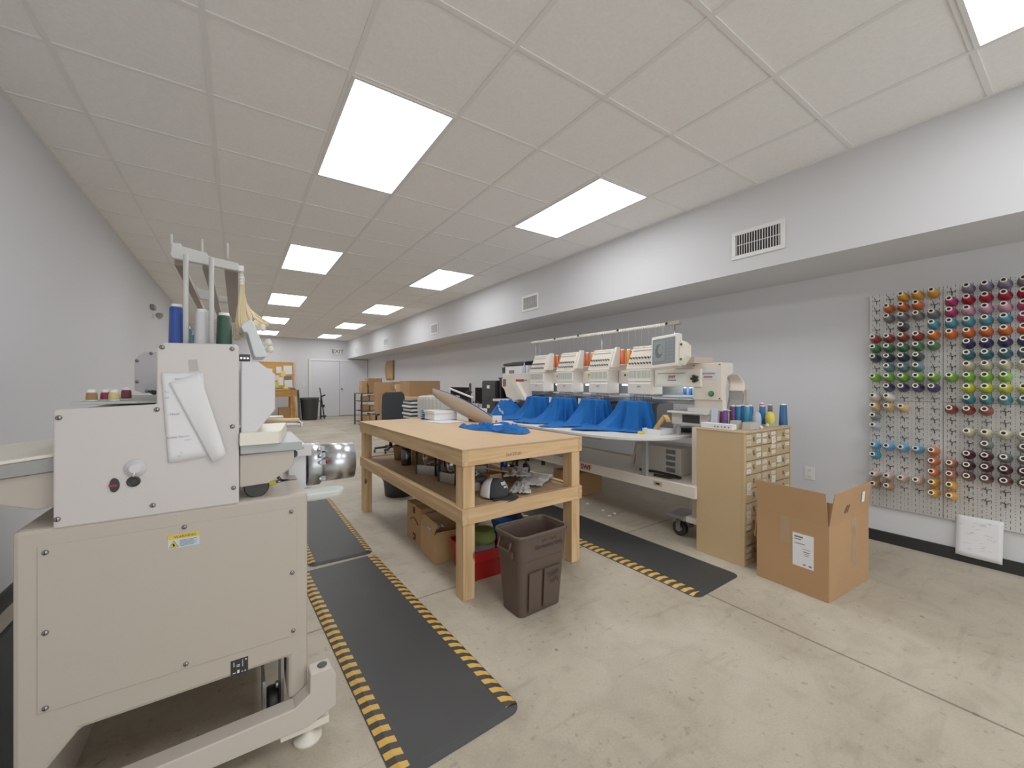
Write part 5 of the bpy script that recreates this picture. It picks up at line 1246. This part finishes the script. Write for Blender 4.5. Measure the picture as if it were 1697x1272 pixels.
# black and white parcels
for k in range(6):
    z = .66+.055*k
    t = thing('folded_garment', 'folded black and white garment, %s of the pile behind the bench' % ['lowest','second','third','fourth','fifth','topmost'][k], 'garment', (2.22+.02*(k%2),5.9,z), group='black and white garments piled behind the bench')
    M().box(2.10+.02*(k%2),2.42,5.75,6.1,z,z+.03).build('white_layer', PAPER, t, bevel=.008); M().box(2.11,2.40+.02*(k%2),5.76,6.08,z+.0305,z+.054).build('black_layer', BLKP, t, bevel=.008)
t = thing('side_table', 'low table hidden behind the bench carrying the folded garments', 'table', (2.3,5.92,0))
M().box(2.05,2.52,5.7,6.15,.63,.659).build('tabletop', TW, t)
for (x, y) in ((2.08,5.73),(2.49,5.73),(2.08,6.12),(2.49,6.12)): M().box(x-.015,x+.015,y-.015,y+.015,0,.629).build('leg', BLKP, t)
# office chair
ch = thing('office_chair', 'black office chair with tall padded back beyond the bench', 'chair', (2.45,7.1,0))
def backf(u, v):
    w_ = .235*(1-.12*v**2)*(1 if v < .86 else math.sqrt(max(0,1-((v-.86)/.14)**2))*.25+.75)
    return (2.27+(u-.5)*2*w_*.92, 6.98+(u-.5)*.06-.05*math.sin(PI*u)*0+.05*v, .52+.565*v)
M().grid(backf, 12, 16).build('backrest', mat('black_fabric', (44,47,49), .9, bump=.3, bscale=200), ch, solid=.07, bevel=.01)
M().loft([rrect(2.30,7.27,.50,.48,.1,.42), rrect(2.30,7.27,.52,.50,.1,.46), rrect(2.30,7.27,.48,.46,.1,.50)]).build('seat', mat('black_fabric', (44,47,49)), ch)
M().cyl((2.30,7.27,.10),(2.30,7.27,.42),.03).build('gas_column', BLKP, ch)
for k in range(5):
    a = 2*PI*k/5+.3; M().beam((2.30,7.27,.10),(2.30+.28*math.cos(a),7.27+.28*math.sin(a),.075),.045,.035).build('base_leg', BLKP, ch)
    M().lathe((2.30+.28*math.cos(a)-.012,7.27+.28*math.sin(a),.029),(1,0,0),[(.028,0),(.028,.024)],12).build('caster', BLKP, ch)
for s_ in (-1, 1):
    m = M(); m.box(2.30+s_*.27-.025,2.30+s_*.27+.025,7.10,7.38,.68,.71); m.box(2.30+s_*.27-.015,2.30+s_*.27+.015,7.22,7.27,.45,.68); m.build('armrest', BLKP, ch)
# big box on plank table
t = thing('packing_table', 'wooden plank table under the large brown box by the right wall', 'table', (3.4,8.2,0))
M().box(2.86,4.1,7.7,9.3,.90,.965).build('tabletop', WX, t, bevel=.003); M().box(2.88,4.08,7.72,7.76,.76,.899).build('apron', WX, t); M().box(2.88,2.92,7.76,9.28,.76,.899).build('apron', WY, t)
for (x, y) in ((2.90,7.8),(4.04,7.8),(2.90,9.2),(4.04,9.2)): M().box(x-.04,x+.04,y-.04,y+.04,0,.759).build('leg', WZ, t)
carton(3.25, 8.28, .70, .50, .325, R(4), 'largest brown carton on the plank table by the right wall', CARD, z=.9655)
carton(3.12, 8.85, .30, .36, .26, R(0), 'tan carton half hidden behind the largest carton', CARD2, z=.9655)
carton(3.55, 8.95, .40, .40, .22, R(6), 'brown carton at the back of the plank table', CARD, z=.9655)
# shelf rack
rk = thing('shelf_rack', 'black wire shelf rack full of cartons near the far double door', 'shelving', (3.4,12.2,0))
for (x, y) in ((2.93,11.9),(3.9,11.9),(2.93,12.7),(3.9,12.7)): M().box(x-.018,x+.018,y-.018,y+.018,0,.94).build('upright', BLKP, rk)
for z in (.10,.42,.70,.93): M().box(2.95,3.88,11.92,12.68,z,z+.02).build('shelf', BLKP, rk)
random.seed(21)
idx = 0
words = ['leftmost','second from left','third from left','fourth from left','rightmost']
for lz, nm, hh in ((.121,'bottom shelf',.24),(.441,'middle shelf',.2),(.721,'upper shelf',.17)):
    for k in range(4):
        hgt = hh*random.uniform(.75,1); w_ = random.uniform(.17,.20)
        carton(3.06+.215*k, 12.10, w_, .30, hgt, 0, 'small carton, %s on the %s of the rack' % (['first from the left','second from the left','third from the left','last on the right'][k], nm), [CARD,CARD2,PAPER,CARD][(k+int(lz*10))%4] if k != 1 else CARD2, z=lz, group='cartons on the shelf rack')
tops = [(3.02,12.1,.16,.3,.2,.951,CARD2,'pale carton at the left end on top of the rack'),(3.36,12.15,.42,.4,.22,.951,CARD,'wide brown carton low on top of the rack'),(3.03,12.15,.13,.3,.15,1.152,CARD2,'narrow carton at the left end of the top pile'),(3.34,12.2,.40,.4,.21,1.172,CARD,'wide brown carton highest on top of the rack')]
for x, y, w_, d_, h_, z, mm, lab in tops: carton(x, y, w_, d_, h_, 0, lab, mm, z=z, group='cartons piled on the rack')
for x, y, w_, d_, h_, z, mm, lab in [(3.02,10.2,.34,.4,.48,0,CARD2,'tall tan carton lowest in the stack behind the office chair'),(3.02,10.2,.32,.38,.50,.4805,CARD,'tan carton in the middle of the stack behind the chair'),(3.0,10.2,.30,.34,.28,.981,CARD,'square carton topmost of the stack behind the chair'),(3.45,10.5,.36,.4,.55,0,CARD,'carton at the foot of the stack by the wall'),(3.45,10.5,.34,.4,.5,.551,CARD2,'upper carton of the stack by the wall'),(3.47,10.5,.34,.38,.22,1.052,CARD,'brown carton with white label topping the wall stack'),(2.64,10.1,.22,.3,.24,0,CARD2,'small carton on the floor beside the tall stack')]:
    carton(x, y, w_, d_, h_, R(random.uniform(-4,4)), lab, mm, z=z, group='cartons stacked beyond the chair')
tag(M().box(3.36,3.54,10.30,10.306,1.09,1.2).build('white_label', PAPER), 'white label sheet on the front of the wall stack carton', 'label')
t = thing('hanging_board', 'narrow tan board hanging on the right wall above the rack', 'board', (4.19,12.9,1.4))
m = M(); m.grid(lambda u, v: (4.17-.05*math.sin(PI*v)*u, 12.9+.75*u, 1.35+.62*v), 4, 8); m.build('board', CARD2, t, solid=.01); M().box(4.14,4.16,12.89,12.9,1.35,1.97).build('edge', CARD, t)
# back left: bulletin board, workbench, bin
bb = thing('bulletin_board', 'cork bulletin board covered with pinned papers on the far wall', 'bulletin board', (1.1,16.17,1.05))
M().box(.55,1.67,16.16,16.199,1.08,1.98).build('cork', mat('cork', (196,146,76), .9, var=.15, scale=40), bb)
m = M(); m.box(.55,1.67,16.14,16.158,1.955,1.985); m.box(.55,1.67,16.14,16.158,1.075,1.10); m.box(.545,.575,16.14,16.158,1.10,1.955); m.box(1.645,1.675,16.14,16.158,1.10,1.955); m.build('frame', WX, bb)
random.seed(4)
notes = [(1.47,1.70,.26,.30),(1.20,1.70,.16,.22),(1.33,1.56,.14,.2),(1.47,1.42,.22,.14),(1.49,1.22,.24,.26),(1.25,1.30,.17,.28),(1.12,1.42,.18,.18),(1.10,1.18,.2,.2),(.9,1.6,.2,.28),(.85,1.3,.22,.26)]
for k, (x, z, w_, h_) in enumerate(notes):
    mm = [PAPER, PAPER, mat('yellow_note',(226,206,110),.8), mat('photo_print',(110,104,96),.5), PAPER, PAPER, mat('cream_note',(226,214,180),.8), mat('lime_note',(206,200,60),.8), PAPER, PAPER][k]
    o = M().obox((x,16.1565-.0021*k,z),(w_,.002,h_),(0,random.uniform(-.08,.08),0)).build('pinned_note', mm)
    tag(o, 'pinned %s on the far bulletin board, %s' % (['large white sheet','narrow white sheet','yellow note','dark photo print','square white sheet','tall white sheet','cream note','lime note','white sheet','white sheet'][k], ['upper right','top centre','upper middle','middle right','lower right','lower middle','middle left','bottom left','far left top','far left bottom'][k]), 'paper', 'papers pinned to the bulletin board')
t = thing('wooden_workbench', 'yellow pine workbench with splayed legs under the bulletin board', 'workbench', (1.15,15.3,0))
YW = wood('golden_pine', (190,132,62), (214,160,84), 0)
M().box(.6,1.64,14.9,15.7,1.0,1.03).build('tabletop', YW, t); M().box(.62,1.62,14.92,14.96,.80,.999).build('apron', YW, t)
for (x, y) in ((.66,15.0),(1.5,15.0),(.66,15.6),(1.5,15.6)): M().beam((x,y,.0),(x,y,.999),.12,.06).build('leg', YW, t)
M().beam((1.62,14.88,.02),(1.50,14.88,.95),.05,.06).build('side_brace', YW, t)
tag(M().lathe((1.33,15.2,1.0305),(0,0,1),[(.07,0),(.075,.03),(.06,.09),(.0,.10)],16).build('lime_bag', mat('lime_note',(206,200,60))), 'lime yellow lump on the far workbench', 'bag')
tag(M().loft([rrect(1.53,15.15,.16,.1,.03,1.0305), rrect(1.53,15.15,.14,.09,.03,1.06)]).build('black_tool', BLKP), 'black tool lying on the far workbench', 'tool')
carton(1.28, 15.2, .34, .34, .44, 0, 'brown carton on the floor beneath the far workbench', CARD)
t = thing('leaning_board', 'thin grey board leaning against the far workbench side', 'board', (1.75,15.3,0))
M().beam((1.72,15.15,.02),(1.665,15.15,1.02),.015,.4).build('panel', mat('board_grey', (150,148,144), .7), t); M().beam((1.73,14.94,.02),(1.672,14.94,1.02),.02,.02).build('black_edge', BLKP, t)
t = thing('rubbish_can', 'large dark grey round rubbish can by the far double door', 'bin', (2.02,15.1,0))
GB = mat('can_grey', (52,56,54), .5)
M().lathe((2.02,15.1,.001),(0,0,1),[(.22,0),(.24,.03),(.285,.68),(.30,.69),(.30,.73),(.28,.735),(.26,.69),(.20,.03)],30).build('bin_body', GB, t)
for s_ in (-1,1): M().tube([(2.02+s_*.285,15.02,.64),(2.02+s_*.34,15.04,.60),(2.02+s_*.34,15.16,.60),(2.02+s_*.285,15.18,.64)],.014,6).build('handle', GB, t)
M().lathe((2.02,15.1,.735),(0,0,1),[(.295,0),(.295,.012)],30,cap=False).build('rim', GB, t)
t = thing('folded_tripod', 'black folded tripod standing beside the far rubbish can', 'tripod', (2.42,15.3,0))
for (x0, y0) in ((2.36,15.2),(2.50,15.22),(2.42,15.4)): M().beam((x0,y0,.01),(2.40,15.3,.85),.03,.03).build('leg', BLKP, t)
m = M(); m.cyl((2.40,15.3,.84),(2.36,15.28,1.08),.018); m.obox((2.46,15.25,.80),(.16,.05,.05),(0,R(-25),0)); m.build('head', BLKP, t); M().obox((2.45,15.2,.45),(.10,.06,.10),(0,R(20),0)).build('clamp', BLKP, t); M().obox((2.46,15.15,.10),(.16,.1,.06)).build('foot', BLKP, t)

# ================================================================== CAMERA, LIGHT
cam = bpy.data.cameras.new('camera'); co = bpy.data.objects.new('camera', cam); COL.objects.link(co)
cam.sensor_width = 36; cam.sensor_fit = 'HORIZONTAL'; cam.lens = 667.5/1697*36; cam.shift_y = -2/1697; cam.clip_start = .05; cam.clip_end = 100
co.location = (0, 0, 1.25); co.rotation_euler = (PI/2, 0, R(-34.3)); SC.camera = co
w = bpy.data.worlds.new('world'); SC.world = w; w.use_nodes = True
bg = w.node_tree.nodes['Background']; bg.inputs[0].default_value = (.95,.98,1,1); bg.inputs[1].default_value = .5
for i, (a, b) in enumerate(wx):
    l = bpy.data.lights.new('fill_lamp', 'AREA'); l.shape = 'RECTANGLE'; l.size = b-a; l.size_y = 2.1; l.energy = 14; l.color = (.95,.98,1)  # added fill lamp behind each added window, brightening the room from the front
    o = bpy.data.objects.new('fill_lamp', l); COL.objects.link(o); o.location = ((a+b)/2, YF-.14, 1.35); o.rotation_euler = (PI/2, 0, 0)
    o.rotation_euler = (R(90), 0, 0)
SC.view_settings.view_transform = 'Standard'; SC.view_settings.look = 'None'; SC.view_settings.exposure = .5; SC.view_settings.gamma = 1.2
SC.cycles.use_denoising = True
SC.cycles.max_bounces = 8; SC.cycles.diffuse_bounces = 5; SC.cycles.transparent_max_bounces = 8
SC.cycles.sample_clamp_indirect = 6
